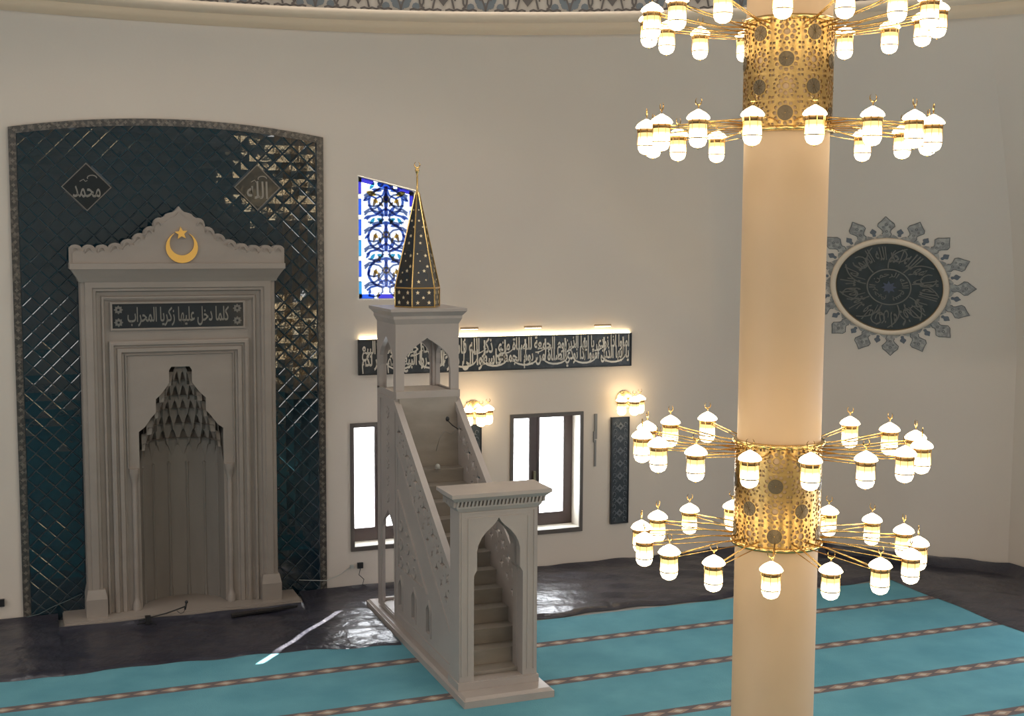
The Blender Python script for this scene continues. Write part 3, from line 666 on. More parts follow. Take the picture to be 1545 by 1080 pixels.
for r0, r1, za, zb, n in tiers:
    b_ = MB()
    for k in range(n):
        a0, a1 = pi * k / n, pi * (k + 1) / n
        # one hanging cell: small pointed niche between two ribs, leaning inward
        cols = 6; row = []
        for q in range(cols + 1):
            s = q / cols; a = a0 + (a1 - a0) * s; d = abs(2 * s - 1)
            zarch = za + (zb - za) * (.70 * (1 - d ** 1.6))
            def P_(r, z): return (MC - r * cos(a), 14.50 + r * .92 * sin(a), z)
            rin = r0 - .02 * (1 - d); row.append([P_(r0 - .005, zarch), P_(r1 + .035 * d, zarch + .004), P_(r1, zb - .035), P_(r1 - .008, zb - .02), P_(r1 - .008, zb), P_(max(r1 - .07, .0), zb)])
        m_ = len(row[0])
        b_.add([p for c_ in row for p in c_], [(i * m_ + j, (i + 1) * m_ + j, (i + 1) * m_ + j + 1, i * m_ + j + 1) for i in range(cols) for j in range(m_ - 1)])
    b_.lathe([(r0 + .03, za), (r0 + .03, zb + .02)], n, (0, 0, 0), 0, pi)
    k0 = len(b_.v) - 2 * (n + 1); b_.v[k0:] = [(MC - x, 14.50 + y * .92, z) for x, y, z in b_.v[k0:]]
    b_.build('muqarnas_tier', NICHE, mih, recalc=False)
# ------------------------------------------------------------------ minbar
minb = thing('marble_minbar', (4.12, 12.3, 0), 'tall pale marble pulpit with stairs, portal and star studded cone roof', 'pulpit')
XL, XR, TH = 3.77, 4.49, 0.032
b_ = MB(); b_.box(3.68, 4.575, 10.55, 14.03, 0.006, .07); b_.frus((3.69, 4.565, 10.56, 14.02), .07, (3.71, 4.545, 10.60, 14.0), .09); b_.build('base_slab', MINB, minb)
def rail(y): return 1.04 + .7214 * (y - 11.07)
def nose(y): return .20 + .854 * (y - 10.95)
def cross(cy_, cz_, r, rot=.0):
    p = []
    for k in range(4):
        a = rot + k * pi / 2
        for da, q in ((-.30, .62), (-.16, .95), (0, 1.15), (.16, .95), (.30, .62), (pi / 4, .46)): p.append((cy_ + r * q * cos(a + da), cz_ + r * q * sin(a + da)))
    return p
holes = []
# openwork balustrade along the stair
sl = math.atan(.7214)
for k in range(13):
    y = 11.17 + k * .150; zlow = nose(y) + .10 if k < 99 else 0; zhi = rail(y) - .09
    zc = zhi - .115
    holes.append(cross(y, zc, .066, sl + (0 if k % 2 else pi / 4)))
    if zc - .21 > zlow: holes.append(cross(y + .03, zc - .19, .048, sl + (pi / 4 if k % 2 else 0)))
    if k < 12: holes.append(circ(y + .037, zc + .107, .015, 6)); holes.append(circ(y + .115, zc - .002, .015, 6))
ho_pass = ogee(13.17, 13.64, .15, 1.0, 1.27, 6)
lows = [ogee(y - .055, y + .055, .31, .50, .60, 5, .45) for y in (12.90, 12.41, 11.90)]
body = [(11.04, .09), (13.84, .09), (13.84, 2.62), (13.08, 2.62), (13.08, rail(13.08)), (11.04, rail(11.04))]
for x, nm in ((XL, 'left'), (XR - TH, 'right')):
    b_ = MB(); b_.plate([body, ho_pass] + lows + holes, 0, TH, YZ(x)); b_.build('side_wall', MINB, minb)
    # handrail
    b_ = MB(); xa, xb = x - .018, x + TH + .018
    ya, yb_ = 11.04, 13.10
    b_.hexa([(xa, ya, rail(ya) - .05), (xb, ya, rail(ya) - .05), (xb, yb_, rail(yb_) - .05), (xa, yb_, rail(yb_) - .05), (xa, ya, rail(ya) + .035), (xb, ya, rail(ya) + .035), (xb, yb_, rail(yb_) + .035), (xa, yb_, rail(yb_) + .035)])
    b_.build('handrail', MINB, minb)
    # relief mouldings outside
    xo, sg = (x, -1) if nm == 'left' else (x + TH, 1)
    F = (lambda xo_, sg_: (lambda u_, v_, w2: (xo_ + sg_ * w2, u_, v_)))(xo, sg)
    b_ = MB()
    tri = [(12.99, .70), (12.99, 1.58), (11.93, .70)]; tri2 = [(12.955, .735), (12.955, 1.50), (12.03, .735)]
    b_.plate([tri, tri2], 0, .018, F)
    for y in (12.90, 12.41, 11.90): b_.plate([ogee(y - .085, y + .085, .27, .51, .65, 5, .4), ogee(y - .06, y + .06, .305, .50, .605, 5, .45)], 0, .014, F)
    b_.plate([[(11.10, .13), (13.05, .13), (13.05, .20), (11.10, .20)]], 0, .012, F)
    b_.plate([[(11.10, .22), (11.10, nose(11.10) + .10), (13.04, nose(13.04) + .06), (13.04, 1.62), (13.0, 1.62), (13.0, nose(13.0) + .00), (11.14, nose(11.14) + .05), (11.14, .22)]], 0, .010, F)
    b_.plate([rect(13.09, 13.72, .11, 2.55), rect(13.13, 13.68, .14, 2.50)], 0, .012, F)
    b_.build('relief_moulding', MINB, minb)
    b_ = MB()       # carved scroll relief in the triangle and along the stair
    for k in range(9):
        yy = 12.88 - (k % 3) * .24; zz = .82 + (k // 3) * .2
        if zz < .78 + (yy - 12.03) * .8: b_.plate([ribbon([(yy + (.02 + .009 * i) * cos(i * .7), zz + (.02 + .009 * i) * sin(i * .7)) for i in range(9)], .007)], 0, .012, F)
    for k in range(6):
        zz = 1.42 + k * .19; b_.plate([starpts(13.40, zz, .07, 8, .65), circ(13.40, zz, .02, 6)], 0, .010, F)
    tag(b_.build('carved_scroll', MINB, minb), kind='stuff')
b_ = MB(); n_st = 12
for i in range(n_st):
    y0_ = 10.95 + i * .171; z1_ = .20 + i * .146
    b_.box(XL + TH, XR - TH, y0_, 13.02 if i < 0 else y0_ + .20, max(.09, z1_ - .17), z1_)
stairs = b_.box(XL + TH, XR - TH, 13.00, 13.03, 1.8, 2.02)
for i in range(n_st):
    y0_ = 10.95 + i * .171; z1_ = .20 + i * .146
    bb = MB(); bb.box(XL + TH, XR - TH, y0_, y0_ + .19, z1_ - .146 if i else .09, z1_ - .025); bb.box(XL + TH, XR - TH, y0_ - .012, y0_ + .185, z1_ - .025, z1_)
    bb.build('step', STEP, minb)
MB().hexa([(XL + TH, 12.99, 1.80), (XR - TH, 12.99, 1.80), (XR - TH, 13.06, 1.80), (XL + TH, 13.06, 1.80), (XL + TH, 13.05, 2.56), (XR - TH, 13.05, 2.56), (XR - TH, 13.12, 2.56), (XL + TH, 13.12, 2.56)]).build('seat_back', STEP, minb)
b_ = MB(); b_.box(XL + .02, XR - .02, 13.09, 13.82, 2.52, 2.60); b_.box(XL - .005, XR + .005, 13.05, 13.13, 2.555, 2.635); b_.build('platform', MINB, minb)
b_ = MB(); b_.plate([[(XL + TH, .09), (XR - TH, .09), (XR - TH, 1.8), (XL + TH, 1.8)]], 0, .05, XZ(13.13)); b_.plate([rect(XL + TH, XR - TH, .09, 2.52), ogee(XL + TH + .03, XR - TH - .03, .15, 1.0, 1.27, 6)], 0, .05, XZ(13.84)); b_.box(XL + TH, XR - TH, 13.13, 13.79, 1.35, 1.40); b_.box(XL + TH, XR - TH, 13.13, 13.79, .08, .12); b_.build('passage_lining', MINB, minb)
# portal
PYF, PYB = 10.80, 11.06
def portal_open():
    c_ = 4.105; L2 = [(-.245, .165), (-.245, 1.17), (-.215, 1.22), (-.215, 1.40), (-.20, 1.46), (-.17, 1.52), (-.12, 1.58), (-.06, 1.63), (-.025, 1.665)]
    return [(c_ + x, z) for x, z in L2] + [(c_, 1.705)] + [(c_ - x, z) for x, z in L2[::-1]]
b_ = MB(); b_.plate([rect(3.715, 4.495, .09, 1.80), portal_open()], 0, .10, XZ(PYF + .10)); b_.plate([rect(3.715, 4.495, .09, 1.80), portal_open()], 0, .10, XZ(PYB)); b_.build('portal_arch', MINB, minb)
for xa in (3.712, 4.355): MB().box(xa, xa + .143, PYF + .005, PYB - .005, .09, 1.80).build('portal_post', MINB, minb)
b_ = MB(); b_.plate([[(3.735, .22), (3.735, 1.775), (4.475, 1.775), (4.475, .22), (4.458, .22), (4.458, 1.758), (3.752, 1.758), (3.752, .22)]], 0, .008, XZ(PYF))
b_.plate([[(p[0] * 1.0, p[1]) for p in [(3.80, .22), (3.80, 1.72), (4.41, 1.72), (4.41, .22), (4.395, .22), (4.395, 1.705), (3.815, 1.705), (3.815, .22)]]], 0, .006, XZ(PYF)); b_.build('portal_moulding', MINB, minb)
b_ = MB(); b_.box(3.70, 4.51, PYF - .02, PYB + .02, .09, .16); b_.build('threshold', MINB, minb)
b_ = MB(); b_.frus((3.71, 4.50, PYF - .005, PYB + .005), 1.78, (3.68, 4.53, PYF - .03, PYB + .03), 1.82); b_.box(3.68, 4.53, PYF - .03, PYB + .03, 1.82, 1.835)
b_.frus((3.66, 4.55, PYF - .05, PYB + .05), 1.885, (3.615, 4.595, PYF - .10, PYB + .10), 1.93); b_.box(3.61, 4.60, PYF - .105, PYB + .105, 1.93, 1.965); b_.box(3.69, 4.52, PYF - .02, PYB + .02, 1.835, 1.89); b_.build('portal_cornice', MINB, minb)
b_ = MB()
for k in range(24): x = 3.672 + k * .0372; b_.hexa([(x, PYF - .045, 1.835), (x + .018, PYF - .045, 1.835), (x + .018, PYF - .01, 1.835), (x, PYF - .01, 1.835), (x + .008, PYF - .06, 1.89), (x + .026, PYF - .06, 1.89), (x + .026, PYF - .01, 1.89), (x + .008, PYF - .01, 1.89)])
for k in range(9): y = PYF - .03 + k * .037; b_.box(3.65, 3.69, y, y + .018, 1.835, 1.89); b_.box(4.52, 4.56, y, y + .018, 1.835, 1.89)
tag(b_.build('dentil_row', MINB, minb), kind='stuff')
# tower kiosk
TY0, TY1 = 13.08, 13.84
for x in (XL, XR - .09):
    for y in (TY0, TY1 - .09): MB().box(x + .004, x + .088, y + .004, y + .086, 2.60, 3.38).build('tower_post', MINB, minb)
def arch4(a0, a1): 
    o_ = [(a0, 2.60), (a0, 3.40), (a1, 3.40), (a1, 2.60)]; i0, i1_ = a0 + .095, a1 - .095; c_ = (a0 + a1) / 2; h = (i1_ - i0) / 2
    L2 = [(-h, 2.60), (-h, 2.86), (-h + .012, 2.92), (-h + .012, 2.98), (-h * .86, 3.03), (-h * .68, 3.08), (-h * .45, 3.13), (-h * .2, 3.175)]
    return o_ + [(c_ - x, z) for x, z in L2] + [(c_, 3.21)] + [(c_ + x, z) for x, z in L2[::-1]]
for y in (TY0 + .05, TY1): MB().plate([arch4(XL, XR)], 0, .05, XZ(y)).build('tower_arch', MINB, minb)
for x in (XL, XR - .05): MB().plate([arch4(TY0, TY1)[:0] + [(min(max(p[0], TY0 + .051), TY1 - .051), p[1]) for p in arch4(TY0, TY1)]], 0, .05, YZ(x)).build('tower_arch', MINB, minb)
b_ = MB(); b_.plate([rect(XL + .045, XR - .045, 2.66, 3.35), arch4(XL, XR)[4:]], 0, .004, XZ(TY0)); 
b_ = MB(); b_.frus((XL, XR, TY0, TY1), 3.36, (XL - .03, XR + .03, TY0 - .03, TY1 + .03), 3.42); b_.box(XL - .03, XR + .03, TY0 - .03, TY1 + .03, 3.42, 3.45); b_.frus((XL - .03, XR + .03, TY0 - .03, TY1 + .03), 3.45, (XL - .075, XR + .07, TY0 - .08, TY1 + .07), 3.50); b_.box(XL - .075, XR + .07, TY0 - .08, TY1 + .07, 3.50, 3.53); b_.build('tower_cornice', MINB, minb)
SC = (4.13, 13.45); RR = .255
hx = [(cos(-pi / 2 + pi / 6 + k * pi / 3), sin(-pi / 2 + pi / 6 + k * pi / 3)) for k in range(6)]
def hexring(r, z): return [(SC[0] + r * x, SC[1] + r * y, z) for x, y in hx]
def hexband(bm_, r0, z0_, r1, z1_): bm_.add(hexring(r0, z0_) + hexring(r1, z1_), [(k, (k + 1) % 6, 6 + (k + 1) % 6, 6 + k) for k in range(6)])
ZD, ZC, ZA = 3.53, 3.745, 4.79
b_ = MB(); hexband(b_, RR, ZD, RR, ZC); b_.build('spire_drum', SPIRE, minb)
b_ = MB(); hexband(b_, RR, ZC, .018, ZA); b_.build('spire_cone', SPIRE, minb)
b_ = MB()
for k in range(6):
    p0, p1 = hexring(RR + .002, ZD)[k], hexring(RR + .002, ZC)[k]; b_.tube([p0, p1], .009, 6); b_.tube([p1, hexring(.02, ZA)[k]], .009, 6)
    for z in (ZD + .008, ZC): b_.tube([hexring(RR + .003, z)[k], hexring(RR + .003, z)[(k + 1) % 6]], .010 if z > ZD + .1 else .007, 6)
b_.build('gold_edging', GOLD, minb)
b_ = MB(); sq = MB()
for k in range(6):
    for kind_ in ('drum', 'cone'):
        a = [Vector(q) for q in (hexring(RR, ZD if kind_ == 'drum' else ZC)[k], hexring(RR, ZD if kind_ == 'drum' else ZC)[(k + 1) % 6], hexring(RR if kind_ == 'drum' else .018, ZC if kind_ == 'drum' else ZA)[k], hexring(RR if kind_ == 'drum' else .018, ZC if kind_ == 'drum' else ZA)[(k + 1) % 6])]
        m0, m1 = (a[0] + a[1]) / 2, (a[2] + a[3]) / 2; eu = (a[1] - a[0]).normalized(); ev = (m1 - m0).normalized(); en = eu.cross(ev).normalized()
        if en.dot(Vector((m0.x - SC[0], m0.y - SC[1], 0))) < 0: en = -en
        F = (lambda o_, U, V, Nn: (lambda u_, v_, w2: tuple(o_ + U * u_ + V * v_ + Nn * w2)))(m0, eu, ev, en)
        if kind_ == 'drum': spots = [(-.065, .055, .024), (.065, .055, .024), (0, .11, .020), (-.065, .165, .024), (.065, .165, .024)]
        else: spots = [(-.05, .07, .022), (.035, .09, .012), (.02, .19, .021), (-.045, .17, .012), (.06, .24, .020), (-.02, .30, .011), (.045, .36, .021), (-.045, .38, .012), (-.005, .50, .018), (.008, .58, .020), (.035, .68, .014), (-.005, .75, .016), (.0, .87, .011)]
        for su, sv, sr in spots: b_.plate([starpts(su, sv, sr, 5, .42)], .001, .006, F)
        for q in range(3 if kind_ == 'cone' else 0):
            sc_ = 1 - q * .28; sq.plate([ribbon([(.07 * sc_ * cos(i * .5 - 1), .13 + q * .24 + .07 * sc_ * sin(i * .5 - 1)) for i in range(9)], .0022)], .001, .004, F)
tag(sq.build('scroll_relief', mat('dim_bronze', (.10, .08, .05), .4, .4), minb, recalc=False), kind='stuff')
tag(b_.build('gold_star', STARG, minb, recalc=False), label='gold stars scattered over the dark spire faces', kind='stuff')
b_ = MB(); b_.lathe([(0, ZA - .03), (.026, ZA - .03), (.022, ZA), (.011, ZA + .03), (.010, ZA + .20), (.018, ZA + .225), (.026, ZA + .245), (.018, ZA + .265), (.010, ZA + .275), (0, ZA + .28)], 12, (*SC, 0))
b_.tube([(SC[0] + .032 * cos(a), SC[1], ZA + .305 + .032 * sin(a)) for a in [pi * .65 + i * (1.7 * pi) / 12 for i in range(13)]], [.003 + .006 * sin(pi * i / 12) for i in range(13)], 6); b_.build('finial', GOLD, minb, smooth=True)
# ------------------------------------------------------------------ calligraphy band and its lighting
band_ = thing('calligraphy_band', (5.6, YW, 2.86), 'long dark panel of interlaced white script above the windows', 'wall panel')
bx0, bx1, bz0, bz1 = 3.77, 7.42, 2.645, 3.075
MB().box(bx0, bx1, YW - .035, YW, bz0, bz1).build('band_board', DARKP, band_)
b_ = MB(); b_.plate([rect(bx0, bx1, bz0, bz1), rect(bx0 + .012, bx1 - .012, bz0 + .012, bz1 - .012)], 0, .012, XZ(YW - .035)); b_.build('band_frame', BLACK, band_)
parts_t = ['يا ايها الذين امنوا اذا نودي', 'للصلاة من يوم الجمعة', 'فاسعوا الى ذكر الله', 'وذروا البيع ذلكم خير لكم']
wseg = (bx1 - bx0 - .10) / 4
for i, tx in enumerate(parts_t):
    xc = bx1 - .05 - wseg * (i + .5)
    for row, (zz, hh, fat) in enumerate(((2.79, .26, .022), (2.935, .25, .018))):
        vs, fs = letters(shape_ar(tx if row == 0 else tx[len(tx) // 2:] + ' ' + tx[:len(tx) // 2].strip()), wseg * 1.02, hh, fat, .010)
        MB().add([(xc + u_, YW - .036 - w2 - row * .004, zz + v_) for u_, v_, w2 in vs], fs).build('lettering', SILV, band_, recalc=False)
b_ = MB()
random.seed(21)
for k in range(26):      # long sweeping strokes and upright shafts tying the two rows together
    x = bx0 + .10 + k * .137
    if k % 2: b_.plate([ribbon([(x, 2.74 + .01 * (k % 3)), (x + .004, 2.88), (x - .002, 3.03)], [.004, .007, .010])], .036, .046, XZ(YW))
    if k % 3 == 0 and bx0 + .2 < x < bx1 - .2: b_.plate([ribbon([(x + .17 * cos(a), 2.80 + .095 * sin(a)) for a in [pi + i * pi / 9 for i in range(10)]], [.003 + .009 * sin(pi * i / 9) for i in range(10)])], .036, .047, XZ(YW))
    if k % 3 == 1 and x < bx1 - .2: b_.plate([ribbon([(x + .02 * i, 2.86 + .0035 * i * i / 2 * (1 if k % 2 else .6)) for i in range(9)], [.009 - .0007 * i for i in range(9)])], .036, .048, XZ(YW))
b_.build('flourish', SILV, band_, recalc=False)
MB().box(bx0 + .02, bx1 - .02, YW - .030, YW - .012, bz1 + .003, bz1 + .012).build('light_strip', LEDM, band_)
for x in (4.28, 5.16, 6.01, 6.98):
    t_ = thing('picture_light', (x, YW, 3.19), 'small brass bar lamp above the script panel, ' + {4.28: 'behind the pulpit tower', 5.16: 'beside the pulpit tower', 6.01: 'middle one of the row', 6.98: 'last on the right'}[x], 'wall lamp', 'picture lights above the script band')
    BRS = mat('dull_brass', (0.42, 0.28, 0.16), 0.4, 0.5)
    MB().box(x - .115, x + .115, YW - .10, YW - .07, 3.175, 3.20).build('lamp_bar', BRS, t_); MB().box(x - .012, x + .012, YW - .08, YW, 3.18, 3.195).build('lamp_arm', BRS, t_)
    MB().box(x - .105, x + .105, YW - .096, YW - .074, 3.168, 3.175).build('lamp_tube', LAMPW, t_)
# upright ornament panels
for x0, x1, lb in ((5.07, 5.345, 'upright dark ornament panel half hidden behind the pulpit stair rail'), (7.15, 7.41, 'upright dark ornament panel right of the window with diamond flowers')):
    t_ = thing('ornament_panel', ((x0 + x1) / 2, YW, 1.26), lb, 'wall panel')
    MB().box(x0, x1, YW - .03, YW, .56, 1.975).build('panel_board', DARKP, t_)
    MB().plate([rect(x0, x1, .56, 1.975), rect(x0 + .014, x1 - .014, .574, 1.961)], 0, .01, XZ(YW - .03)).build('panel_frame', BLACK, t_)
    xc = (x0 + x1) / 2; LT = mat('ornament_grey', (.115, .125, .14), .45)
    for k in range(8):
        z = .70 + k * .165; MB().plate([starpts(xc, z, .055, 4, .62), circ(xc, z, .018, 8)], 0, .006, XZ(YW - .03)).build('flower', LT, t_)
    b_ = MB()
    for k in range(16):
        z = .62 + k * .0835
        for sg in (-1, 1): b_.plate([ribbon([(xc + sg * (.075 + .022 * cos(a)), z + .03 * sin(a)) for a in [i * .8 for i in range(7)]], .004)], 0, .005, XZ(YW - .03))
    tag(b_.build('scroll_border', LT, t_, recalc=False), kind='stuff')
# thin conduit right of window 2
t_ = thing('wall_rail', (6.93, YW, 1.7), 'slim grey vertical metal strip on the wall right of the window', 'metal strip')
GRM = mat('grey_metal', (.22, .21, .20), .5, .3)
MB().box(6.915, 6.95, YW - .02, YW, 1.70, 2.03).build('upper_strip', GRM, t_); MB().box(6.915, 6.94, YW - .018, YW, 1.34, 1.685).build('lower_strip', GRM, t_)
MB().box(6.90, 6.915, YW - .02, YW, 1.66, 1.80).build('strip_clip', GRM, t_)
# ------------------------------------------------------------------ lanterns
def build_lantern(parent, loc, roof_up=1):
    """local origin = roof apex; returns glass body object whose children are the other parts"""
    g = MB(); g.lathe([(.052, -.088), (.054, -.10), (.056, -.17), (.054, -.195), (.043, -.218), (.022, -.230), (0, -.232)], 14); body_ = g.build('lantern', LG, None, smooth=True)
    r = MB().lathe([(0, 0), (.008, -.003), (.022, -.011), (.042, -.022), (.060, -.036), (.070, -.050), (.072, -.058), (.064, -.064), (.050, -.066)], 14).build('lantern_roof', LAMPW, None, smooth=True)
    bb = MB().lathe([(.052, -.062), (.056, -.068), (.056, -.090), (.050, -.094)], 14); bb2 = bb.build('gallery_band', BANDM, None, smooth=True)
    w = MB()
    for k in range(8):
        a = k * pi / 4; w.tube([(.057 * cos(a), .057 * sin(a), -.064), (.057 * cos(a), .057 * sin(a), -.092)], .004, 4)
        w.tube([(.057 * cos(a), .057 * sin(a), -.09), (.058 * cos(a), .058 * sin(a), -.175)], .0016, 4)
    w.lathe([(.0575, -.172), (.0585, -.176), (.0575, -.180)], 14); w.ball((0, 0, -.236), .007, 6, 4)
    cg = w.build('gold_cage', GOLD, None)
    c_ = MB(); c_.tube([(0, 0, -.002), (0, 0, .022)], .003, 5); c_.ball((0, 0, .016), .006, 6, 4)
    c_.tube([(.024 * cos(a), 0, .047 + .024 * sin(a)) for a in [pi * .7 + i * (1.6 * pi) / 10 for i in range(11)]], [.0012 + .0035 * sin(pi * i / 10) for i in range(11)], 5); cf = c_.build('crescent_finial', GOLDD, None)
    for q in (r, bb2, cg, cf): q.parent = body_
    kids(body_, [r, bb2, cg, cf]); body_.parent = parent; body_.location = loc; return body_
LANT = None
def put_lantern(parent, pos, rot, sc=1.0):
    global LANT
    loc = Vector(pos) - origin(parent)
    if LANT is None: LANT = build_lantern(parent, loc); o = LANT
    else: o = copy_tree(LANT, parent); o.location = loc
    o.rotation_euler = (0, 0, rot); o.scale = (sc, sc, sc); return o
KX, KY, RC = 4.698, 7.105, .275
# column
b_ = MB().lathe([(RC + .05, .006), (RC + .05, .12), (RC + .02, .16), (RC, .20), (RC, 2.3), (RC, 4.9), (RC, 9.4), (RC + .1, 9.7), (RC + .3, 10.0)], 40, (KX, KY, 0)); 
tag(b_.build('column', COLUMN, smooth=True, auto=.7), 'tall round peach coloured column rising through the lantern chandeliers', 'column')
def sleeve(parent, z0_, z1_):
    R_ = RC + .007; n_u = 10; du = 2 * pi * R_ / n_u; nv = 4; dv = (z1_ - z0_ - .05) / nv
    f = lambda u_, v_, w2: (KX + (R_ + w2) * cos(u_ / R_), KY + (R_ + w2) * sin(u_ / R_), z0_ + .025 + v_)
    b_ = MB(); sb = MB(); cell_cache = {}
    for i in range(n_u):
        for j in range(nv):
            cu, cv = (i + .5) * du, (j + .5) * dv; hs = []
            nseg = 8
            out_ = [(i * du + du * q / nseg, j * dv) for q in range(nseg)] + [((i + 1) * du, j * dv + dv * q / nseg) for q in range(nseg)] + [((i + 1) * du - du * q / nseg, (j + 1) * dv) for q in range(nseg)] + [(i * du, (j + 1) * dv - dv * q / nseg) for q in range(nseg)]
            if (i + j) % 2:
                hs.append(circ(cu, cv, .021, 10)); hs += [circ(cu + .0445 * cos(a), cv + .0445 * sin(a), .0142, 6, a) for a in [k * pi / 4 for k in range(8)]]
                hs += [circ(cu + .0715 * cos(a), cv + .0715 * sin(a), .0092, 5, a) for a in [(k + .5) * pi / 8 for k in range(16)]]
            else:
                hs += [circ(cu + .066 * cos(a), cv + .066 * sin(a), .0125, 6, a) for a in [k * pi / 6 for k in range(12)]]
                for k in range(24):
                    aa, ab = k * pi / 12, (k + 1) * pi / 12; h_ = .0075 if k % 2 else .0095
                    for ra, rb in ((0.004, .026), (.026, .048)): sb.plate([[(cu + ra * cos(aa), cv + ra * sin(aa)), (cu + rb * cos(aa), cv + rb * sin(aa)), (cu + rb * cos(ab), cv + rb * sin(ab)), (cu + ra * cos(ab), cv + ra * sin(ab))]], .005, h_, f)
            # diagonal bars in the corners
            for sx2, sy2 in ((1, 1), (1, -1), (-1, 1), (-1, -1)):
                px, py = cu + sx2 * du * .40, cv + sy2 * dv * .41
                hs.append([(px - sx2 * .012 - .004, py + sy2 * .010), (px - sx2 * .012 + .004, py + sy2 * .016), (px + sx2 * .012 + .004, py - sy2 * .010), (px + sx2 * .012 - .004, py - sy2 * .016)] if False else circ(px + sx2 * .007, py, .011, 4, pi / 4))
            key = (i + j) % 2
            if key not in cell_cache:
                import bmesh
                q = MB().plate([[(a_ - cu, c_ - cv) for a_, c_ in l] for l in [out_] + hs], 0, .005, lambda u_, v_, w2: (u_, v_, w2), skip_outer=True)
                bm = bmesh.new(); vv = [bm.verts.new(p) for p in q.v]
                for fc in q.f:
                    try: bm.faces.new([vv[t_] for t_ in fc])
                    except ValueError: pass
                for _ in range(4):
                    le = [e for e in bm.edges if abs(e.verts[0].co.x - e.verts[1].co.x) > .018]
                    if not le: break
                    bmesh.ops.subdivide_edges(bm, edges=le, cuts=1); bmesh.ops.triangulate(bm, faces=bm.faces[:])
                bm.verts.index_update(); cell_cache[key] = ([v.co.copy() for v in bm.verts], [tuple(v.index for v in fc.verts) for fc in bm.faces]); bm.free()
            cvv, cff = cell_cache[key]; b_.add([f(p.x + cu, p.y + cv, p.z) for p in cvv], cff)
    b_.build('pierced_sleeve', GOLDS, parent, recalc=False); tag(sb.build('rosette_relief', SUNB, parent, recalc=False), kind='stuff')
    for za in (z0_, z1_ - .03): MB().lathe([(RC + .002, za), (RC + .024, za), (RC + .030, za + .008), (RC + .030, za + .022), (RC + .024, za + .03), (RC + .002, za + .03)], 48, (KX, KY, 0)).build('sleeve_rim', GOLD, parent, smooth=True)
def ring(parent, z_apex, phase, z_hub):
    for k in range(16):
        a = phase + k * pi / 8; dx, dy = sin(a), -cos(a)
        R_ = .912; p = (KX + R_ * dx, KY + R_ * dy, z_apex)
        put_lantern(parent, p, a)
        pin = lambda r, z: (KX + r * dx, KY + r * dy, z)
        b_ = MB(); b_.tube([pin(RC + .01, z_hub), pin(RC + .2, z_hub + .004), pin(R_ - .055, z_apex - .075)], .0055, 6)
        b_.tube([pin(RC + .01, z_hub - .035), pin(R_ - .055, z_apex - .092)], .0035, 5)
        b_.build('arm', GOLD, parent, smooth=True)
for nm, (za, zb), rings, lb in (('lower', (2.265, 2.975), ((2.371, radians(-35.04)), (3.040, radians(-44.04))), 'lower two tier ring chandelier of small lanterns around the column'),
                                ('upper', (4.985, 5.705), ((5.08, radians(21.5)), (5.80, radians(9.0))), 'upper two tier ring chandelier of small lanterns near the top edge')):
    ch_ = thing('lantern_chandelier', (KX, KY, za), lb, 'chandelier')
    sleeve(ch_, za, zb)
    ring(ch_, rings[0][0], rings[0][1], za + .06); ring(ch_, rings[1][0], rings[1][1], zb - .05)
# wall sconces
for x, z, lb in ((5.24, 2.24, 'glowing triple lantern wall lamp beside the pulpit stair'), (7.34, 2.28, 'glowing triple lantern wall lamp above the right ornament panel')):
    t_ = thing('wall_sconce', (x, YW, z), lb, 'wall lamp')
    pl = MB(); pl.lathe([(0, 0), (.10, 0), (.12, .01), (.12, .02), (0, .03)], 20); pl.v = [(x + a_, YW - c_, z - .08 + b2) for a_, b2, c_ in pl.v]; pl.build('back_plate', GOLD, t_)
    for i, (dx, dy, dz) in enumerate(((-.13, -.20, -.005), (0, -.30, .0), (.13, -.20, .005))):
        put_lantern(t_, (x + dx, YW + dy, z + dz), 0.0, 1.08)
        MB().tube([(x, YW - .02, z - .08), (x + dx * .6, YW + dy * .5, z - .14), (x + dx, YW + dy + .055, z - .095)], .006, 6).build('arm', GOLD, t_, smooth=True)
# ------------------------------------------------------------------ medallion on the right corner
def surf_r(phi, z):
    a = atan2(sin(phi), cos(phi)); side = round(a / (pi / 4)) % 8
    for sd in (side, (side + 1) % 8, (side - 1) % 8):
        b0_ = sd * pi / 4; q = atan2(sin(a - b0_), cos(a - b0_))
        d = HALF if sd % 2 == 0 else (HALF + CH) / sqrt(2); half = CH if sd % 2 == 0 else (HALF - CH) / sqrt(2)
        s = math.tan(q) * d / half
        if abs(s) <= 1.0001:
            p = wall_pt(sd, max(-1, min(1, s)), z); return math.hypot(p.x - CX, p.y - CY)
    return 13.0
def inside(P): return surf_r(atan2(P.x - CX, P.y - CY), P.z) - math.hypot(P.x - CX, P.y - CY)
def hit(O, d, t0, t1):
    for _ in range(40):
        tm = (t0 + t1) / 2
        if inside(O + d * tm) > 0: t0 = tm
        else: t1 = tm
    return O + d * t0
axis = Vector((10.72 - 0, 13.72 - 0, 3.68 - 4.3)).normalized()
Pc = hit(Vector((0, 0, 4.3)), axis, 8, 20)
nrm = Vector((CX - Pc.x, CY - Pc.y, 0)).normalized(); nrm = (nrm - Vector((0, 0, .36))).normalized()
e1 = Vector((nrm.y, -nrm.x, 0)).normalized() * -1
if e1.x < 0: e1 = -e1
e2 = e1.cross(nrm); e2 = e2 if e2.z > 0 else -e2
def med(u_, v_, w2):
    Q = Pc + e1 * u_ * .97 + e2 * v_ * (.94 if v_ > 0 else .91); p = hit(Q + nrm * .9, -nrm, 0, 2.2); return tuple(p + nrm * (w2 + .004))
md = thing('calligraphy_medallion', Pc, 'round dark slate disc of grey script in cream ring with painted petals', 'medallion')
def pol(r, a): return (r * sin(a), r * cos(a))
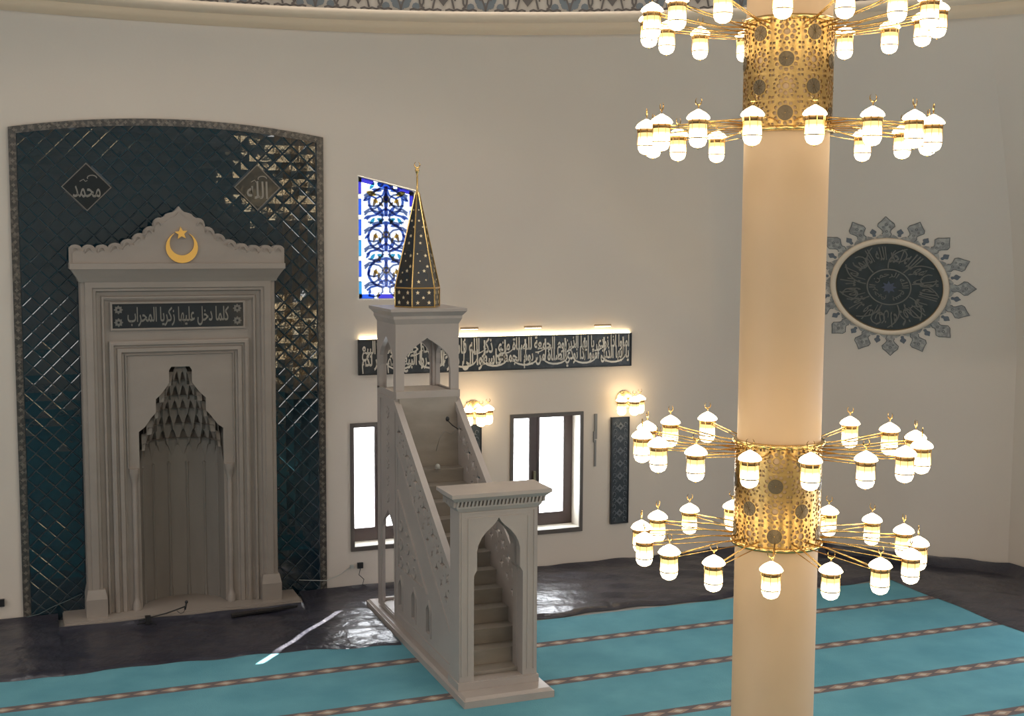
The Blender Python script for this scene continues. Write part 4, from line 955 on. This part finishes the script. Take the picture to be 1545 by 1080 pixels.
def annulus(b_, r0, r1, w0, w1, n=72):
    vs = []
    for k in range(n):
        a = 2 * pi * k / n
        for r, w in ((r0, 0), (r0, w1 * .8), ((r0 + r1) / 2, w1), (r1, w1 * .8), (r1, 0)): vs.append(med(*pol(r, a), w))
    b_.add(vs, [(k * 5 + j, ((k + 1) % n) * 5 + j, ((k + 1) % n) * 5 + j + 1, k * 5 + j + 1) for k in range(n) for j in range(4)])
DR = .70
b_ = MB(); vs = [med(0, 0, .012)]; nr, na = 8, 48
for i in range(1, nr + 1):
    for k in range(na): vs.append(med(*pol(DR * i / nr, 2 * pi * k / na), .012))
fs = [(0, 1 + k, 1 + (k + 1) % na) for k in range(na)] + [(1 + (i - 1) * na + k, 1 + (i - 1) * na + (k + 1) % na, 1 + i * na + (k + 1) % na, 1 + i * na + k) for i in range(1, nr) for k in range(na)]
b_.add(vs, fs).build('disc', SLATE, md, smooth=True)
b_ = MB(); annulus(b_, .69, .765, 0, .035); b_.build('ring_frame', CREAM, md, smooth=True)
b_ = MB(); annulus(b_, .683, .697, 0, .03); b_.build('ring_bead', mat('ring_brown', (.20, .13, .06), .5), md, smooth=True)
b_ = MB(); annulus(b_, .272, .290, 0, .018, 48); b_.build('inner_ring', GREYL, md)
def med_text(tx, r_in, r_out, a0, a1, fat):
    vs, fs = letters(tx, 1.0, 1.0, fat, .006)
    b2 = MB(); b2.add([med(*pol(r_in + (r_out - r_in) * (v_ + .5), a0 + (a1 - a0) * (u_ + .5)), .013 + w2) for u_, v_, w2 in vs], fs); return b2
for i, tx in enumerate(('قل هو الله احد', 'الله الصمد لم يلد', 'ولم يولد ولم يكن', 'له كفوا احد الله')):
    a_c = -i * pi / 2 + pi / 4
    med_text(shape_ar(tx), .32, .64, a_c - .76, a_c + .76, .012).build('lettering', GREYL, md, recalc=False)
med_text(shape_ar('بسم الله الرحمن الرحيم'), .13, .255, -2.9, 2.9, .01).build('lettering', GREYL, md, recalc=False)
b_ = MB()
for k in range(9):
    a = k * 2 * pi / 9; pts = [pol(.30 + .035 * i, a + .012 * i * i / 3) for i in range(11)]; 
    b_.plate([ribbon(pts, .008)], .010, .018, med)
for k in range(6):
    a = k * pi / 3 + .3; b_.plate([ribbon([pol(.52 + .10 * cos(t_), a + .17 * sin(t_)) for t_ in [i * .55 for i in range(11)]], .008)], .010, .018, med)
b_.build('flourish', GREYL, md, recalc=False)
b_ = MB().plate([starpts(0, 0, .10, 8, .55)], .012, .018, med).build('centre_star', mat('centre_blue', (.10, .11, .16), .5), md, recalc=False)
def petal(a, r0, R_, w):
    pr_ = [(-.35, 0), (-.55, .14), (-.40, .24), (-.52, .34), (-1.0, .52), (-.92, .66), (-.48, .80), (-.16, .93), (0, 1.0)]
    o_ = pr_ + [(-x, t_) for x, t_ in pr_[:-1][::-1]]; out_ = []
    for x, t_ in o_:
        r = r0 + (R_ - r0) * t_; lx, ly = x * w, r; out_.append((lx * cos(a) + ly * sin(a), -lx * sin(a) + ly * cos(a)))
    return out_
for k in range(16):
    a = k * pi / 8
    pt = MB().plate([petal(a, .775, 1.095, .105)], 0, .005, med).build('petal', PETAL, md, recalc=False)
    b_ = MB()
    b_.plate([ribbon([(q[0], q[1]) for q in petal(a, .785, 1.10, .108)[1:]], .0045)], .004, .007, med)
    for (x_, t_, rr_) in ((0, .30, .018), (-.4, .5, .014), (.4, .5, .014), (0, .62, .02)):
        r = .775 + .32 * t_; lx = x_ * .105; b_.plate([circ(lx * cos(a) + r * sin(a), -lx * sin(a) + r * cos(a), rr_, 8), circ(lx * cos(a) + r * sin(a), -lx * sin(a) + r * cos(a), rr_ * .6, 8)], .004, .007, med)
    b_.build('petal_line', PETALD, pt, recalc=False)
    a2 = a + pi / 16
    b_ = MB(); b_.plate([petal(a2, .80, .925, .042)], 0, .005, med); b_.build('bud', BUD, md, recalc=False)
b_ = MB()
for k in range(32):
    a = (k + .5) * pi / 16; b_.plate([[pol(.772, a - .09), pol(.80, a - .05), pol(.822, a), pol(.80, a + .05), pol(.772, a + .09)]], 0, .004, med)
b_.build('scallop_ring', PETAL, md, recalc=False)
# ------------------------------------------------------------------ small things
t_ = thing('wall_socket', (3.72, YW, .31), 'black power socket low on the wall between niche and pulpit', 'socket')
MB().box(3.745, 3.815, YW - .03, YW, .275, .345).build('socket_box', BLACK, t_); MB().box(3.655, 3.70, YW - .02, YW, .28, .325).build('white_plug', WIREM, t_)
tag(MB().tube([(3.66, YW - .02, .30), (3.60, YW - .03, .27), (3.54, YW - .03, .23), (3.47, YW - .03, .20), (3.40, YW - .05, .19), (3.36, YW - .05, .17), (3.2, YW - .06, .19), (3.02, YW - .05, .21)], .005, 5).build('power_cable', WIREM, smooth=True), 'thin pale cable running from the socket towards the tiled panel', 'cable')
tag(MB().tube([(3.78, YW - .03, .28), (3.76, YW - .03, .20), (3.82, YW - .04, .14), (3.80, YW - .05, .08), (3.86, YW - .06, .05)], .005, 5).build('power_cable', BLACK, smooth=True), 'dark cable dropping from the socket behind the pulpit', 'cable')
tag(MB().box(-.33, -.25, YW - .04, YW, .22, .30).build('wall_socket', BLACK), 'black power socket at the left edge of the photo', 'socket')
tag(MB().tube([(-.03, YW - .05, .08), (.10, YW - .05, .10), (.25, YW - .05, .17), (.42, YW - .05, .23), (.56, YW - .06, .29)], .005, 5).build('power_cable', mat('dark_wire', (.10, .13, .13), .5), smooth=True), 'thin cable crossing the tiles left of the marble niche', 'cable')
# microphone lying in front of the niche
t_ = thing('boom_microphone', (1.22, 14.10, 0), 'black microphone on a low boom arm before the niche step', 'microphone')
b_ = MB(); b_.box(1.19, 1.25, 14.07, 14.13, .0, .09); b_.tube([(1.22, 14.10, .02), (1.10, 14.02, .03)], .008, 6); b_.tube([(1.22, 14.10, .03), (1.30, 13.98, .02)], .008, 6); b_.build('stand_foot', BLACK, t_)
MB().tube([(1.12, 14.10, .045), (1.22, 14.10, .065), (1.42, 14.10, .10), (1.62, 14.10, .155)], .008, 6).build('boom_arm', BLACK, t_, smooth=True)
b_ = MB(); b_.tube([(1.62, 14.10, .12), (1.635, 14.10, .19)], .011, 8); b_.ball((1.637, 14.10, .205), .019, 10, 6); b_.build('microphone_head', BLACK, t_, smooth=True)
MB().tube([(1.62, 14.10, .12), (1.60, 14.09, .09), (1.57, 14.08, .085), (1.55, 14.08, .10), (1.53, 14.09, .12)], .004, 5).build('cable', BLACK, t_, smooth=True)
tag(MB().hexa([(2.12, 13.99, .045), (2.88, 14.10, .045), (2.90, 14.16, .045), (2.12, 14.07, .045), (2.12, 13.99, .065), (2.88, 14.10, .065), (2.90, 14.16, .07), (2.12, 14.07, .07)]).build('black_board', BLACK), 'flat black strip lying along the niche step, right part', 'board')
t_.location.z += .035
# microphone on the pulpit stair
t_ = thing('gooseneck_microphone', (4.38, 12.9, 2.2), 'small black microphone clipped high on the pulpit stair', 'microphone')
b_ = MB(); b_.tube([(4.42, 12.90, 2.22), (4.36, 12.90, 2.26), (4.31, 12.90, 2.31)], .006, 6); b_.ball((4.30, 12.90, 2.335), .022, 10, 6, (1, 1, 1.3)); b_.build('microphone_head', BLACK, t_, smooth=True)
MB().tube([(4.42, 12.90, 2.22), (4.34, 12.88, 2.17), (4.25, 12.86, 2.21), (4.19, 12.84, 2.14), (4.17, 12.84, 2.07), (4.15, 12.84, 2.0)], .004, 5).build('cable', mat('grey_wire', (.2, .19, .17), .5), t_, smooth=True)
tag(MB().ball((4.155, 12.80, 1.835), .03, 10, 6, (1, 1, 1.1)).box(4.13, 4.18, 12.78, 12.82, 1.812, 1.825).build('cable_plug', WIREM, smooth=True), 'small pale plug lying on an upper pulpit step', 'plug')
